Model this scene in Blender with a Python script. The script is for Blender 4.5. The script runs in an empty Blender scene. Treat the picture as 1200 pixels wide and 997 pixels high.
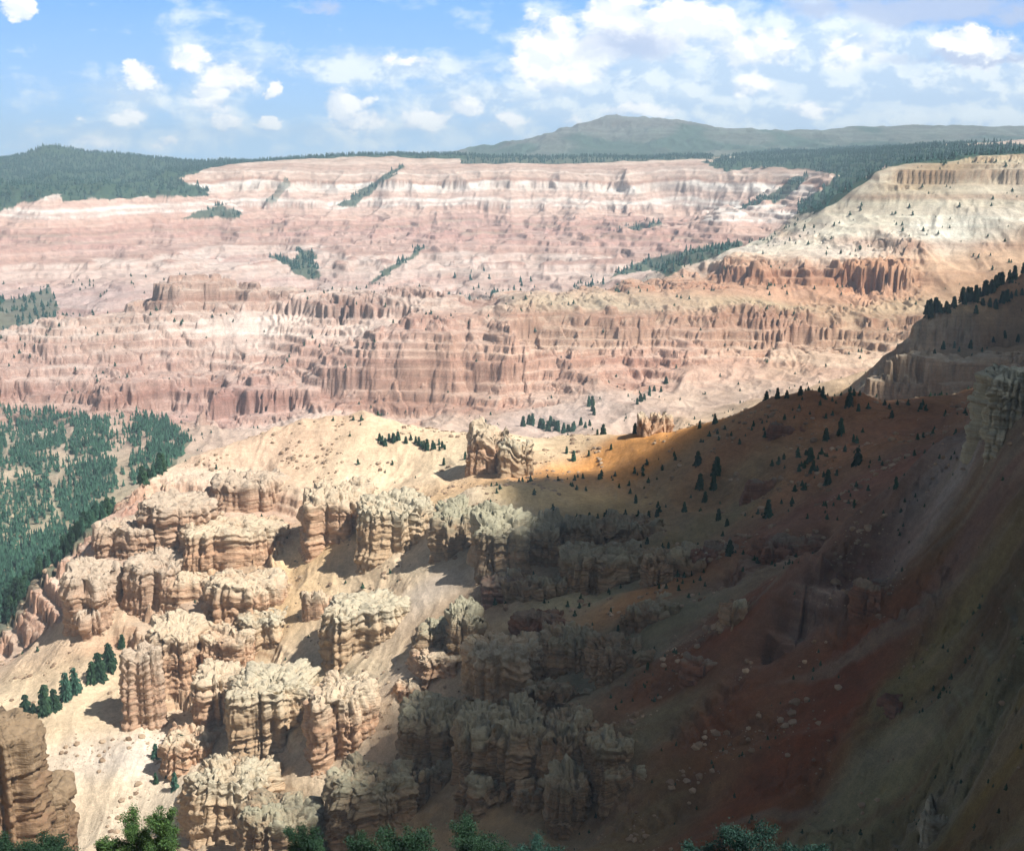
import bpy, math, random, time
import numpy as np
T0 = time.time()
C = bpy.context.scene.collection
SC = bpy.context.scene
R = math.radians
F = 1500.0                      # focal length of the photograph in its own pixels (1200 wide)
HZ = 192.0                      # row of the horizon
P = math.atan((498.5 - HZ) / F) # camera pitch below the horizon
cp, sp = math.cos(P), math.sin(P)

def ray(u, v):
    """photo pixel -> (x/y, z/y) of its line of sight"""
    x = (u - 600.0) / F; y = (498.5 - v) / F
    d = cp + y * sp
    return x / d, (-sp + y * cp) / d
def at(u, v, Y):
    a, t = ray(u, v)
    return (a * Y, Y, t * Y)
def project(X, Y, Z):
    """world -> photo pixel"""
    d = Y * cp - Z * sp
    return 600 + F * X / d, 498.5 - F * (Y * sp + Z * cp) / d

# ------------------------------------------------------------------ noise
def _hash(ix, iy, iz, seed):
    u = np.uint32
    def w(q, c):
        if isinstance(q, (int, np.integer)): return u((int(q) * c) & 0xFFFFFFFF)
        return np.asarray(q).astype(np.int32, copy=False).view(u) * u(c & 0xFFFFFFFF)
    with np.errstate(over='ignore'):
        h = w(ix, 374761393) + w(iy, 668265263) + w(iz, 2147483647) + u((seed * 1274126177) & 0xFFFFFFFF)
        h = (h ^ (h >> u(13))) * u(1274126177)
    return ((h ^ (h >> u(16))) & u(0xFFFF)).astype(np.int32)
def noise2(x, y, seed=0):
    x = np.asarray(x, dtype=np.float32); y = np.asarray(y, dtype=np.float32)
    x0 = np.floor(x); y0 = np.floor(y); fx = (x - x0).astype(np.float32); fy = (y - y0).astype(np.float32)
    x0 = x0.astype(np.int32); y0 = y0.astype(np.int32)
    u = fx * fx * fx * (fx * (fx * 6 - 15) + 10); v = fy * fy * fy * (fy * (fy * 6 - 15) + 10)
    def g(ix, iy, dx, dy):
        h = _hash(ix, iy, 0, seed)
        return GX[h & 255] * dx + GY[h & 255] * dy
    n00 = g(x0, y0, fx, fy); n10 = g(x0 + 1, y0, fx - 1, fy)
    n01 = g(x0, y0 + 1, fx, fy - 1); n11 = g(x0 + 1, y0 + 1, fx - 1, fy - 1)
    a = n00 + u * (n10 - n00); b = n01 + u * (n11 - n01)
    return (a + v * (b - a)) * 1.5
_an = np.linspace(0, 2 * np.pi, 256, endpoint=False)
GX = np.cos(_an).astype(np.float32); GY = np.sin(_an).astype(np.float32)
def noise3(x, y, z, seed=0):
    """value noise in space"""
    x0 = np.floor(x); y0 = np.floor(y); z0 = np.floor(z)
    fx = x - x0; fy = y - y0; fz = z - z0
    x0 = x0.astype(np.int64); y0 = y0.astype(np.int64); z0 = z0.astype(np.int64)
    fx = fx * fx * (3 - 2 * fx); fy = fy * fy * (3 - 2 * fy); fz = fz * fz * (3 - 2 * fz)
    def g(i, j, k): return _hash(x0 + i, y0 + j, (z0 + k), seed) / 32767.5 - 1
    c = 0
    for i in (0, 1):
        for j in (0, 1):
            for k in (0, 1):
                c = c + g(i, j, k) * (fx if i else 1 - fx) * (fy if j else 1 - fy) * (fz if k else 1 - fz)
    return c
def cells(x, y, seed=0):
    """cellular pattern: distance between the two nearest cell points, and two random numbers of the nearest cell"""
    x0 = np.floor(x); y0 = np.floor(y); f1 = np.full(np.shape(x), 9.0, np.float32); f2 = f1.copy(); h1 = np.zeros(np.shape(x), np.float32); h2 = h1.copy()
    fx = (x - x0).astype(np.float32); fy = (y - y0).astype(np.float32); x0 = x0.astype(np.int32); y0 = y0.astype(np.int32)
    for i in (-1, 0, 1):
        for j in (-1, 0, 1):
            h = _hash(x0 + i, y0 + j, 0, seed)
            d = (i + (h & 255) / 255.0 - fx) ** 2 + (j + (h >> 8) / 255.0 - fy) ** 2
            d = d.astype(np.float32); near = d < f1
            f2 = np.where(near, f1, np.minimum(f2, d)); f1 = np.where(near, d, f1)
            h1 = np.where(near, ((h * 7) & 255) / 127.5 - 1, h1); h2 = np.where(near, ((h * 13 >> 3) & 255) / 127.5 - 1, h2)
    return np.sqrt(f2) - np.sqrt(f1), h1, h2
def noise1(t, seed=0):
    t = np.asarray(t, dtype=np.float64); i = np.floor(t).astype(np.int64); f = t - i; f = f * f * (3 - 2 * f)
    a = _hash(i, i * 0, 0, seed) / 32767.5 - 1; b = _hash(i + 1, i * 0, 0, seed) / 32767.5 - 1
    return a + (b - a) * f
def sstep(a, b, x):
    t = np.clip((x - a) / (b - a), 0, 1); return t * t * (3 - 2 * t)

# ------------------------------------------------------------------ the lie of the land
# lines of known ground: (photo column, photo row, metres away)
VL = [
 # near slope on the right
 [(1300,997,240),(1300,800,290),(1300,600,360)],
 [(1200,997,284),(1200,900,307),(1200,800,333),(1200,700,365),(1200,620,398),(1200,560,424),(1190,500,445)],
 [(1120,997,318),(1125,900,345),(1130,800,375),(1130,700,412),(1130,620,440),(1135,560,460),(1150,495,462)],
 [(1050,997,350),(1050,900,378),(1050,800,410),(1050,700,450),(1050,640,475)],
 [(1110,512,500),(1075,545,508),(1030,592,500),(990,632,488),(940,672,480),(885,716,484),(825,762,494)],
 [(900,997,390),(900,900,421),(900,800,457),(900,750,474)],
 [(750,997,429),(750,930,451),(750,860,475),(750,805,503)],
 [(680,997,449),(680,950,465)],
 [(1050,575,565),(1010,612,550),(950,655,535),(895,690,520),(820,738,520)],
 # the dark hill
 [(1085,500,705),(1040,487,725),(1000,476,745),(965,464,757),(940,461,760),(915,463,768),(890,474,778),(860,487,788),(840,494,795),(800,507,810),(760,510,830),(700,512,865),(650,514,885),(600,510,900),(540,508,925),(500,503,935),(460,495,950),(430,484,965),(385,486,975),(340,497,970),(300,511,960),(230,536,935),(190,551,915),(150,576,880),(128,600,850),(105,645,815),(88,690,800)],
 [(960,520,705),(950,560,660),(930,620,590),(900,660,545)],
 [(1040,540,640),(1000,580,600)],
 [(860,560,730),(840,620,660),(800,680,590),(760,730,555)],
 [(760,555,790),(740,600,735),(720,650,665),(700,700,620)],
 [(690,552,830),(640,568,775),(590,570,745),(545,572,742),(520,582,752)],
 # pale slopes in the middle
 [(510,545,880),(460,560,880),(420,575,860)],
 [(520,600,760),(510,650,715),(495,700,670),(490,750,640),(455,800,612),(430,860,585),(405,930,556),(385,990,533)],
 [(400,625,785),(350,640,795),(335,700,745),(330,760,700)],
 [(430,680,725),(450,760,650)],
 [(650,690,625),(600,700,640),(560,720,640)],
 [(600,800,560),(660,800,545),(700,790,545)],
 [(500,790,600),(480,880,560),(520,930,500),(600,930,487),(660,930,470)],
 [(560,990,455),(640,990,430),(480,990,490)],
 # left mass of layered rock
 [(300,545,925),(240,565,895),(180,590,870)],
 [(300,620,830),(240,620,825),(170,630,825)],
 [(290,700,760),(240,700,765),(160,710,785)],
 [(270,800,690),(220,800,700),(170,800,715)],
 [(290,880,615),(240,890,620),(190,860,655),(150,900,625)],
 [(310,950,565),(220,970,570),(130,980,580),(60,990,590)],
 [(100,850,665),(60,850,670),(0,830,700),(-80,830,700)],
 [(140,760,735),(90,790,720),(30,800,735)],
 [(120,700,790),(85,715,810),(40,745,830),(0,770,845),(-60,790,860)],
 # forested floor to the left
 [(-60,720,1080),(0,700,1090),(60,660,1180)],
 [(-60,640,1300),(0,640,1300),(80,620,1330)],
 [(-60,560,1550),(0,560,1560),(100,560,1550),(180,550,1560)],
 [(-60,500,1850),(0,500,1850),(100,500,1840),(200,510,1780),(260,510,1780)],
 # middle distance wall
 [(300,505,1840),(370,490,1890),(450,500,1800),(520,497,1770)],
 [(560,497,1730),(650,500,1700),(700,483,1760),(780,470,1780),(850,452,1830),(900,440,1850)],
 [(380,415,2010),(450,415,1975),(520,410,1965),(600,400,1960),(640,405,1975)],
 [(380,465,1960),(450,465,1940),(520,460,1930),(600,450,1925)],
 [(640,445,1915),(700,440,1930),(800,430,1940),(900,420,1950),(1000,412,1940)],
 [(530,374,2040),(640,372,2035),(750,377,2035),(900,380,2035),(1050,378,2035),(1080,378,2035)],
 [(620,402,2010),(750,402,2012),(900,402,2012),(1050,400,2012)],
 [(640,355,2120),(750,361,2090),(900,365,2080),(1050,368,2065),(1200,360,2050)],
 [(960,450,1500),(1020,435,1500),(1060,420,1500)],
 [(1000,470,1150),(1040,478,1060),(1080,470,1060)],
 # two dark benches at the right edge
 [(1052,413,1085),(1100,412,1085),(1150,413,1080),(1200,418,1070),(1260,420,1060)],
 [(1052,440,1068),(1100,446,1066),(1150,448,1062),(1200,448,1052)],
 [(1085,372,1310),(1110,362,1325),(1140,348,1335),(1170,334,1345),(1200,316,1355),(1260,300,1360)],
 [(1085,408,1270),(1140,408,1270),(1200,398,1265)],
 # layered ridge on the left
 [(-60,410,2130),(0,402,2150),(60,386,2180),(120,369,2220),(180,354,2260),(200,331,2300),(245,328,2305),(290,330,2300),(312,345,2290),(400,346,2240),(450,346,2210),(500,350,2170)],
 [(0,430,2080),(100,420,2110),(200,400,2170),(300,385,2200),(400,375,2180),(470,375,2120)],
 [(0,462,1985),(100,470,1985),(200,460,2030),(300,455,2020),(350,450,2030)],
 [(0,480,1930),(100,490,1920),(200,492,1930),(300,490,1920)],
 # right promontory
 [(1300,193,2450),(1200,193,2500),(1120,193,2560),(1040,195,2600),(1000,216,2640),(960,240,2680),(935,252,2700),(900,272,2650),(860,290,2560),(800,312,2470),(740,335,2420),(700,345,2400)],
 [(1200,240,2370),(1100,242,2440),(1020,245,2500)],
 [(1200,290,2230),(1120,290,2280),(1040,290,2310),(950,292,2380),(860,308,2360)],
 [(820,340,2200),(900,342,2180),(1050,345,2160),(1150,340,2130),(1200,330,2110)],
 # far badlands
 [(320,345,2900),(420,343,2850),(520,345,2800),(620,343,2700)],
 [(0,385,2420),(40,370,2550),(100,350,2700),(160,345,2750)],
 [(-60,300,3200),(0,300,3200),(100,300,3300),(200,300,3400),(350,300,3500),(500,300,3500),(600,300,3500),(700,295,3450),(790,290,3300)],
 [(100,270,3700),(200,268,4000),(300,268,4100),(450,268,4200),(600,268,4200),(750,265,4150),(820,262,4000)],
 [(200,246,4300),(300,245,4500),(500,245,4600),(700,245,4600),(830,245,4500),(900,235,4250)],
 [(-60,255,3650),(0,250,3700),(40,236,3780),(72,230,3820),(76,238,3850),(140,234,3950),(200,232,4050),(243,231,4150),(250,221,4350),(207,212,4600),(228,200,4800),(265,194,4900),(330,188,5000),(420,185,5000),(500,187,5000),(620,191,4950),(700,195,4900),(800,195,4800),(850,196,4700),(890,200,4500)],
 # plateau and mountains
 [(-60,190,6000),(0,189,6000),(30,180,6000),(52,168,6000),(66,170,6000),(90,184,5900),(130,199,5600),(170,204,5500),(210,205,5400),(240,198,5350),(300,192,5300),(330,189,5400),(400,186,5500),(500,185,5600),(600,190,5600),(700,190,5600)],
 [(0,215,4700),(100,214,4700),(170,212,4900)],
 [(900,190,4900),(1000,190,4000),(1100,188,3500),(1200,188,3300)],
 [(830,186,5600),(900,181,5500),(1000,178,5000),(1100,175,5000),(1200,172,5000),(1300,172,5000)],
 [(480,187,9000),(540,184,9000),(600,172,8900),(650,163,8800),(690,154,8600),(704,138,8500),(716,133,8500),(732,138,8500),(760,139,8500),(800,144,8500),(850,150,8500),(900,157,8600),(930,158,8600),(970,153,8600),(1000,150,8600),(1060,147,8600),(1130,149,8600),(1200,149,8600),(1300,150,8600)],
 [(650,186,7000),(750,172,7400),(850,172,7400),(1000,168,7400),(1150,166,7400)],
]
# ground the photograph does not show: (photo column, height, metres away)
ZL = [
 [(-250,-26,40),(0,-26,40),(300,-26,40),(600,-26,40),(900,-26,40),(1200,-26,40),(1450,-26,40)],
 [(950,-130,200),(1200,-130,200),(1400,-125,200)],[(760,-225,330),(900,-205,300),(1050,-190,280),(1200,-160,240)],
 [(-250,-62,100),(0,-62,100),(300,-62,100),(600,-62,100),(900,-61,100),(1200,-61,100),(1450,-60,100)],
 [(-250,-140,200),(0,-140,200),(300,-138,200),(500,-138,200),(640,-138,205),(720,-126,200)],
 [(-250,-215,330),(0,-215,330),(200,-222,330),(400,-226,330),(560,-232,335),(620,-232,340)],
 [(-250,-290,480),(0,-290,480),(200,-290,480),(330,-290,480)],
 [(-250,-370,1050),(-60,-372,1000)],
 [(1350,-80,460),(1200,-100,560),(1130,-125,580),(1250,-120,800),(1120,-180,850),(1000,-215,900)],
 [(150,-350,1050),(260,-345,1150),(400,-335,1150),(500,-330,1150),(600,-320,1150),(700,-300,1100),(800,-270,1050),(900,-250,1000)],
 [(150,-385,1350),(260,-385,1400),(400,-380,1450),(550,-370,1400),(700,-355,1400),(800,-330,1350),(900,-300,1300)],
 [(1100,-205,1180),(1200,-195,1180),(1100,-240,1480),(1200,-230,1500),(1200,-290,1750),(1050,-300,1750)],
 [(-60,-330,2400),(0,-330,2350),(100,-330,2450),(200,-300,2520),(300,-300,2550),(400,-300,2550),(520,-290,2480),(620,-280,2450)],
 [(960,-190,2950),(900,-215,2950),(820,-235,2850),(740,-250,2750),(1020,-60,3000),(1100,-8,3000),(1200,-8,3000)],
 [(-100,-300,12000),(300,-300,12000),(700,-250,12000),(1100,-250,12000),(1400,-250,12000)],
 [(300,-120,7500),(0,-120,7200),(-200,-120,7200)],[(420,-100,9000),(250,-160,9000),(0,-160,9000),(-200,-160,9000)],
 [(-200,-350,14000),(600,-350,14000),(1400,-350,14000)],
]
KB = 1.25
def resample(pts, step):
    out = []
    for p, q in zip(pts[:-1], pts[1:]):
        n = max(1, int(math.hypot((p[0]-q[0]), (p[1]-q[1])*1.5) / step))
        for i in range(n):
            s = i / n; out.append(tuple(p[k] + (q[k]-p[k])*s for k in range(3)))
    out.append(pts[-1]); return out
pts = []
for L in VL:
    for u, v, Y in resample(L, 22):
        a, t = ray(u, v); pts.append((a, math.log(Y) * KB, t))
for L in ZL:
    for u, z, Y in [q for q in (resample([(l[0], 0, i) for i, l in enumerate(L)], 60) if len(L) > 1 else [])] and \
            [(L[int(j)][0] + (L[min(int(j)+1, len(L)-1)][0]-L[int(j)][0])*(j-int(j)),
              L[int(j)][1] + (L[min(int(j)+1, len(L)-1)][1]-L[int(j)][1])*(j-int(j)),
              L[int(j)][2] + (L[min(int(j)+1, len(L)-1)][2]-L[int(j)][2])*(j-int(j))) for j in np.linspace(0, len(L)-1, 3*(len(L)-1)+1)]:
        pts.append(((u - 600) / F * 1.02, math.log(Y) * KB, z / Y))
pts = np.array(pts)
N = len(pts)
D = np.hypot(pts[:, None, 0] - pts[None, :, 0], pts[:, None, 1] - pts[None, :, 1])
A_ = np.zeros((N + 1, N + 1)); A_[:N, :N] = -D + np.eye(N) * 0.0004; A_[N, :N] = 1; A_[:N, N] = 1
W_ = np.linalg.solve(A_, np.append(pts[:, 2], 0))
GA = np.linspace(-0.56, 0.56, 300); GB = np.linspace(math.log(38), math.log(14500), 640)
tg = np.zeros((len(GB), len(GA)))
for i, b in enumerate(GB):
    d = np.hypot(GA[:, None] - pts[None, :, 0], b * KB - pts[None, :, 1])
    tg[i] = -d @ W_[:N] + W_[N]
def bil(grid, a, b):
    x = np.clip((a - GA[0]) / (GA[1] - GA[0]), 0, len(GA) - 1.001); y = np.clip((b - GB[0]) / (GB[1] - GB[0]), 0, len(GB) - 1.001)
    i = x.astype(int); j = y.astype(int); fx = x - i; fy = y - j
    return (grid[j, i] * (1-fx) + grid[j, i+1] * fx) * (1-fy) + (grid[j+1, i] * (1-fx) + grid[j+1, i+1] * fx) * fy

# regional rock: (column, row, metres, red, green, blue, ruggedness)
FP = [
 # far walls
 (100,225,4200,.50,.40,.33,.5),(300,200,4900,.55,.45,.37,.6),(500,200,4950,.56,.46,.38,.6),(700,205,4850,.56,.46,.38,.6),(850,210,4600,.55,.46,.37,.6),
 (300,265,4100,.48,.32,.27,.8),(500,265,4150,.47,.31,.26,.8),(700,265,4150,.47,.28,.24,.8),(800,262,4000,.5,.33,.27,.8),
 (40,270,3500,.48,.33,.28,.7),(150,300,3350,.50,.36,.31,.7),(350,300,3500,.47,.33,.29,.8),(520,300,3500,.48,.31,.27,.8),(680,300,3450,.46,.31,.27,.8),
 (300,340,2900,.50,.38,.33,.7),(480,335,2850,.52,.38,.33,.7),(620,335,2750,.48,.35,.3,.7),(80,340,2750,.42,.31,.28,.6),
 # left layered ridge
 (240,340,2290,.44,.33,.27,1.0),(100,385,2180,.52,.41,.35,.75),(300,372,2220,.66,.54,.47,.5),(60,430,2070,.47,.35,.3,.95),(200,430,2080,.47,.34,.29,.95),(350,420,2080,.5,.36,.3,.9),(100,470,1980,.42,.29,.24,.95),(250,475,1980,.42,.28,.24,.95),
 (450,345,2200,.45,.34,.29,.9),(450,375,2120,.58,.46,.39,.5),(450,400,2000,.52,.38,.32,.8),(500,440,1955,.45,.31,.24,.9),(350,500,1860,.56,.44,.37,.4),(500,490,1800,.58,.45,.36,.3),
 # middle wall
 (700,358,2100,.45,.36,.26,.2),(900,358,2110,.46,.36,.24,.15),(1050,360,2090,.48,.36,.24,.2),(700,385,2025,.45,.32,.24,1.0),(900,390,2020,.45,.31,.23,1.0),(1040,390,2020,.44,.31,.22,1.0),
 (650,430,1940,.52,.36,.28,.85),(760,425,1960,.5,.33,.26,.95),(850,430,1930,.58,.41,.32,.45),(950,425,1930,.58,.42,.31,.5),(650,480,1770,.55,.44,.38,.4),(720,465,1800,.55,.43,.36,.4),(800,460,1800,.56,.43,.34,.35),
 (1000,430,1550,.55,.42,.3,.2),(1030,470,1150,.52,.41,.3,.15),
 (1100,430,1075,.32,.26,.2,.95),(1200,430,1070,.3,.24,.18,.9),(1100,392,1285,.3,.24,.18,.95),(1180,350,1340,.24,.15,.09,.3),(1120,360,1330,.4,.29,.18,.3),(1150,405,1250,.26,.2,.14,.2),
 # right promontory
 (1100,207,2540,.38,.30,.19,.9),(1100,228,2500,.52,.46,.35,.5),(1000,235,2600,.56,.50,.39,.5),(1150,250,2400,.52,.46,.36,.5),(1000,265,2450,.68,.62,.50,.35),(1120,268,2350,.62,.58,.49,.5),(900,285,2500,.6,.52,.44,.4),(1000,290,2320,.56,.46,.38,.5),
 (820,325,2300,.46,.29,.20,.75),(900,320,2250,.45,.27,.18,.9),(1020,322,2220,.47,.27,.17,.85),(1120,315,2200,.5,.33,.22,.4),(900,345,2180,.5,.31,.21,.3),(1000,347,2160,.5,.3,.2,.3),(1150,340,2140,.42,.28,.18,.3),
 # mountains
 (700,150,8600,.15,.15,.13,.9),(500,185,9000,.12,.14,.11,.3),(900,165,7500,.12,.14,.11,.8),(1100,152,8500,.13,.14,.11,.5),(100,190,5800,.06,.08,.045,.3),(400,183,5600,.08,.09,.05,.3),(1000,182,4800,.05,.07,.04,.3),
 # forest floor
 (0,700,1090,.30,.27,.18,.4),(0,600,1450,.34,.30,.22,.4),(100,560,1560,.40,.33,.25,.4),(0,520,1780,.34,.29,.22,.4),(150,510,1800,.45,.34,.27,.5),
 # middle ridge of the near ground
 (480,510,930,.62,.50,.37,.12),(400,500,960,.58,.45,.34,.3),(320,520,940,.58,.45,.35,.4),(560,530,880,.60,.50,.37,.12),(640,530,860,.58,.46,.33,.1),(430,560,880,.6,.48,.36,.3),
 (230,560,890,.5,.39,.31,.7),(180,600,850,.47,.34,.28,.85),(270,600,860,.48,.36,.28,.8),
 (200,640,810,.48,.37,.28,.95),(280,660,790,.49,.39,.28,.9),(200,720,760,.48,.36,.27,1.0),(280,740,740,.5,.4,.29,.95),(220,800,705,.48,.38,.28,1.0),(110,690,800,.45,.32,.26,.9),
 (380,640,785,.60,.45,.29,.03),(340,710,735,.58,.44,.29,.05),(450,720,690,.56,.46,.34,.5),(430,680,730,.56,.46,.34,.4),(490,700,680,.5,.43,.36,.05),(480,790,610,.52,.43,.34,.08),(420,860,585,.58,.48,.37,.08),(390,940,550,.55,.45,.34,.1),(510,620,740,.5,.42,.33,.1),
 (320,830,640,.46,.38,.27,.7),(400,830,620,.46,.38,.28,.6),
 (60,850,680,.56,.46,.34,.05),(20,800,720,.56,.46,.34,.1),(120,800,715,.56,.45,.33,.08),(100,740,780,.52,.42,.32,.15),(100,930,610,.58,.49,.38,.06),(190,930,600,.54,.47,.38,.15),(170,890,635,.60,.54,.47,.1),
 (260,900,600,.46,.38,.29,.8),(300,960,560,.4,.34,.25,.8),
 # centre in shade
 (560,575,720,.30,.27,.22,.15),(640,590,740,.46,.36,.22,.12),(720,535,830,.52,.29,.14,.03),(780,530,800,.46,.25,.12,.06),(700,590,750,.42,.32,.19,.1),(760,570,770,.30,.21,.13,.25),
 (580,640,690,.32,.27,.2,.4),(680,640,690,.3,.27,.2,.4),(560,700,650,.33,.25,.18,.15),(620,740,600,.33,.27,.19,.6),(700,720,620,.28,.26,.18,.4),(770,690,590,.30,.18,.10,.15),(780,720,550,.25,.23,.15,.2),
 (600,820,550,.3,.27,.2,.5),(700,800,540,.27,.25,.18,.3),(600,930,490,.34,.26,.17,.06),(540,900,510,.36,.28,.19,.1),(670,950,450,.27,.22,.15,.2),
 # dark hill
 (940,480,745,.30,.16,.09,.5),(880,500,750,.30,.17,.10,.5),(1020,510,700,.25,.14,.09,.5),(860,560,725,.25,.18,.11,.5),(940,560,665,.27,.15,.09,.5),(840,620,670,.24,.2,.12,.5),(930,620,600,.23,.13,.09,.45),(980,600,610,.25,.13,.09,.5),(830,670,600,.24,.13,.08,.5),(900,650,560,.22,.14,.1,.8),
 # near slope, rock colours darkened to deepen its shade
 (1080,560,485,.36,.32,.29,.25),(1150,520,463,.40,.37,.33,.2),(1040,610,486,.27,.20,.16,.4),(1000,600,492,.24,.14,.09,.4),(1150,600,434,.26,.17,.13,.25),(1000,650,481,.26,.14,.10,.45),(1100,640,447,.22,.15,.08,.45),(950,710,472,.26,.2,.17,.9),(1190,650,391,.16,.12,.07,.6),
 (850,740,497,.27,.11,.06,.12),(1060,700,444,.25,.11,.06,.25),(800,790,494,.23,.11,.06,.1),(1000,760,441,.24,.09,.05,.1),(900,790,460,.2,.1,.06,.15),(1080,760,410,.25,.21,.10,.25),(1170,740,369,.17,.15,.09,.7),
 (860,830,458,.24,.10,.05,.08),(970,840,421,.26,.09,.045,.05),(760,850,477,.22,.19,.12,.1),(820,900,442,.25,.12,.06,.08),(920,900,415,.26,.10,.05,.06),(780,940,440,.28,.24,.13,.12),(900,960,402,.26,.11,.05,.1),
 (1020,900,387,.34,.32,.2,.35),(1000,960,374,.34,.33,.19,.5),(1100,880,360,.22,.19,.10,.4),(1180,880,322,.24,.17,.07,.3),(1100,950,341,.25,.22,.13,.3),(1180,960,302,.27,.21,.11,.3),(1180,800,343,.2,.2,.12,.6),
 # hidden ground
 (600,997,100,.2,.17,.1,.2),(200,997,100,.2,.17,.1,.2),(300,997,330,.35,.28,.2,.4),(300,500,1250,.4,.33,.25,.4),(700,500,1250,.4,.33,.25,.4),(600,192,20000,.2,.2,.16,.1)]
fp = np.array(FP, dtype=float)
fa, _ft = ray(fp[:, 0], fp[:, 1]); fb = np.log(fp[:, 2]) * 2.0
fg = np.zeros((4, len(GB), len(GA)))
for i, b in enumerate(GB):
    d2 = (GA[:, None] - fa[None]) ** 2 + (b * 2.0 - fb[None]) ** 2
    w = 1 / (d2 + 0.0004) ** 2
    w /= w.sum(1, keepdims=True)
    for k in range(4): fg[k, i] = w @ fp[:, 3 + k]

# lines of cliff: (column, top row, bottom row, metres), reach, steepness
SCARP = [
 ([(615,372,400,2025),(700,374,400,2025),(800,377,400,2025),(900,379,402,2025),(1000,378,404,2025),(1070,378,404,2025)], .10, .07, .75),
 ([(800,306,333,2240),(900,306,336,2225),(1050,308,340,2210)], .10, .1, .8),
 ([(1035,196,216,2560),(1100,197,217,2520),(1200,197,218,2450),(1300,197,218,2400)], .06, .1, .6),
 ([(380,420,464,1975),(450,420,466,1960),(530,416,462,1950),(610,408,448,1945)], .05, .08, .6),
 ([(560,365,385,2080),(440,350,372,2200),(330,348,372,2230)], .04, .12, .7),
 ([(190,330,354,2290),(240,328,354,2295),(300,332,354,2290)], .035, .08, .5),
 ([(0,405,425,2110),(100,392,412,2140),(200,392,405,2180)], .06, .14, .3),
 ([(0,445,468,2000),(100,448,478,1990),(200,455,488,1985),(300,452,485,1970),(380,455,480,1960)], .07, .1, .45),
 ([(1050,414,440,1078),(1100,413,446,1076),(1200,417,448,1065),(1300,418,448,1060)], .05, .06, .9),
 ([(1085,376,408,1290),(1160,378,408,1290),(1200,375,402,1290)], .03, .08, .9),
 ([(260,214,224,4700),(400,208,220,4780),(600,210,222,4780),(800,214,226,4650)], .10, .12, .5),
 ([(250,236,246,4500),(400,234,246,4600),(600,236,248,4600),(800,240,250,4500)], .10, .14, .4),
 ([(900,275,292,2420),(1000,278,290,2400),(1200,280,290,2300)], .07, .16, .35),
]
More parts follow.
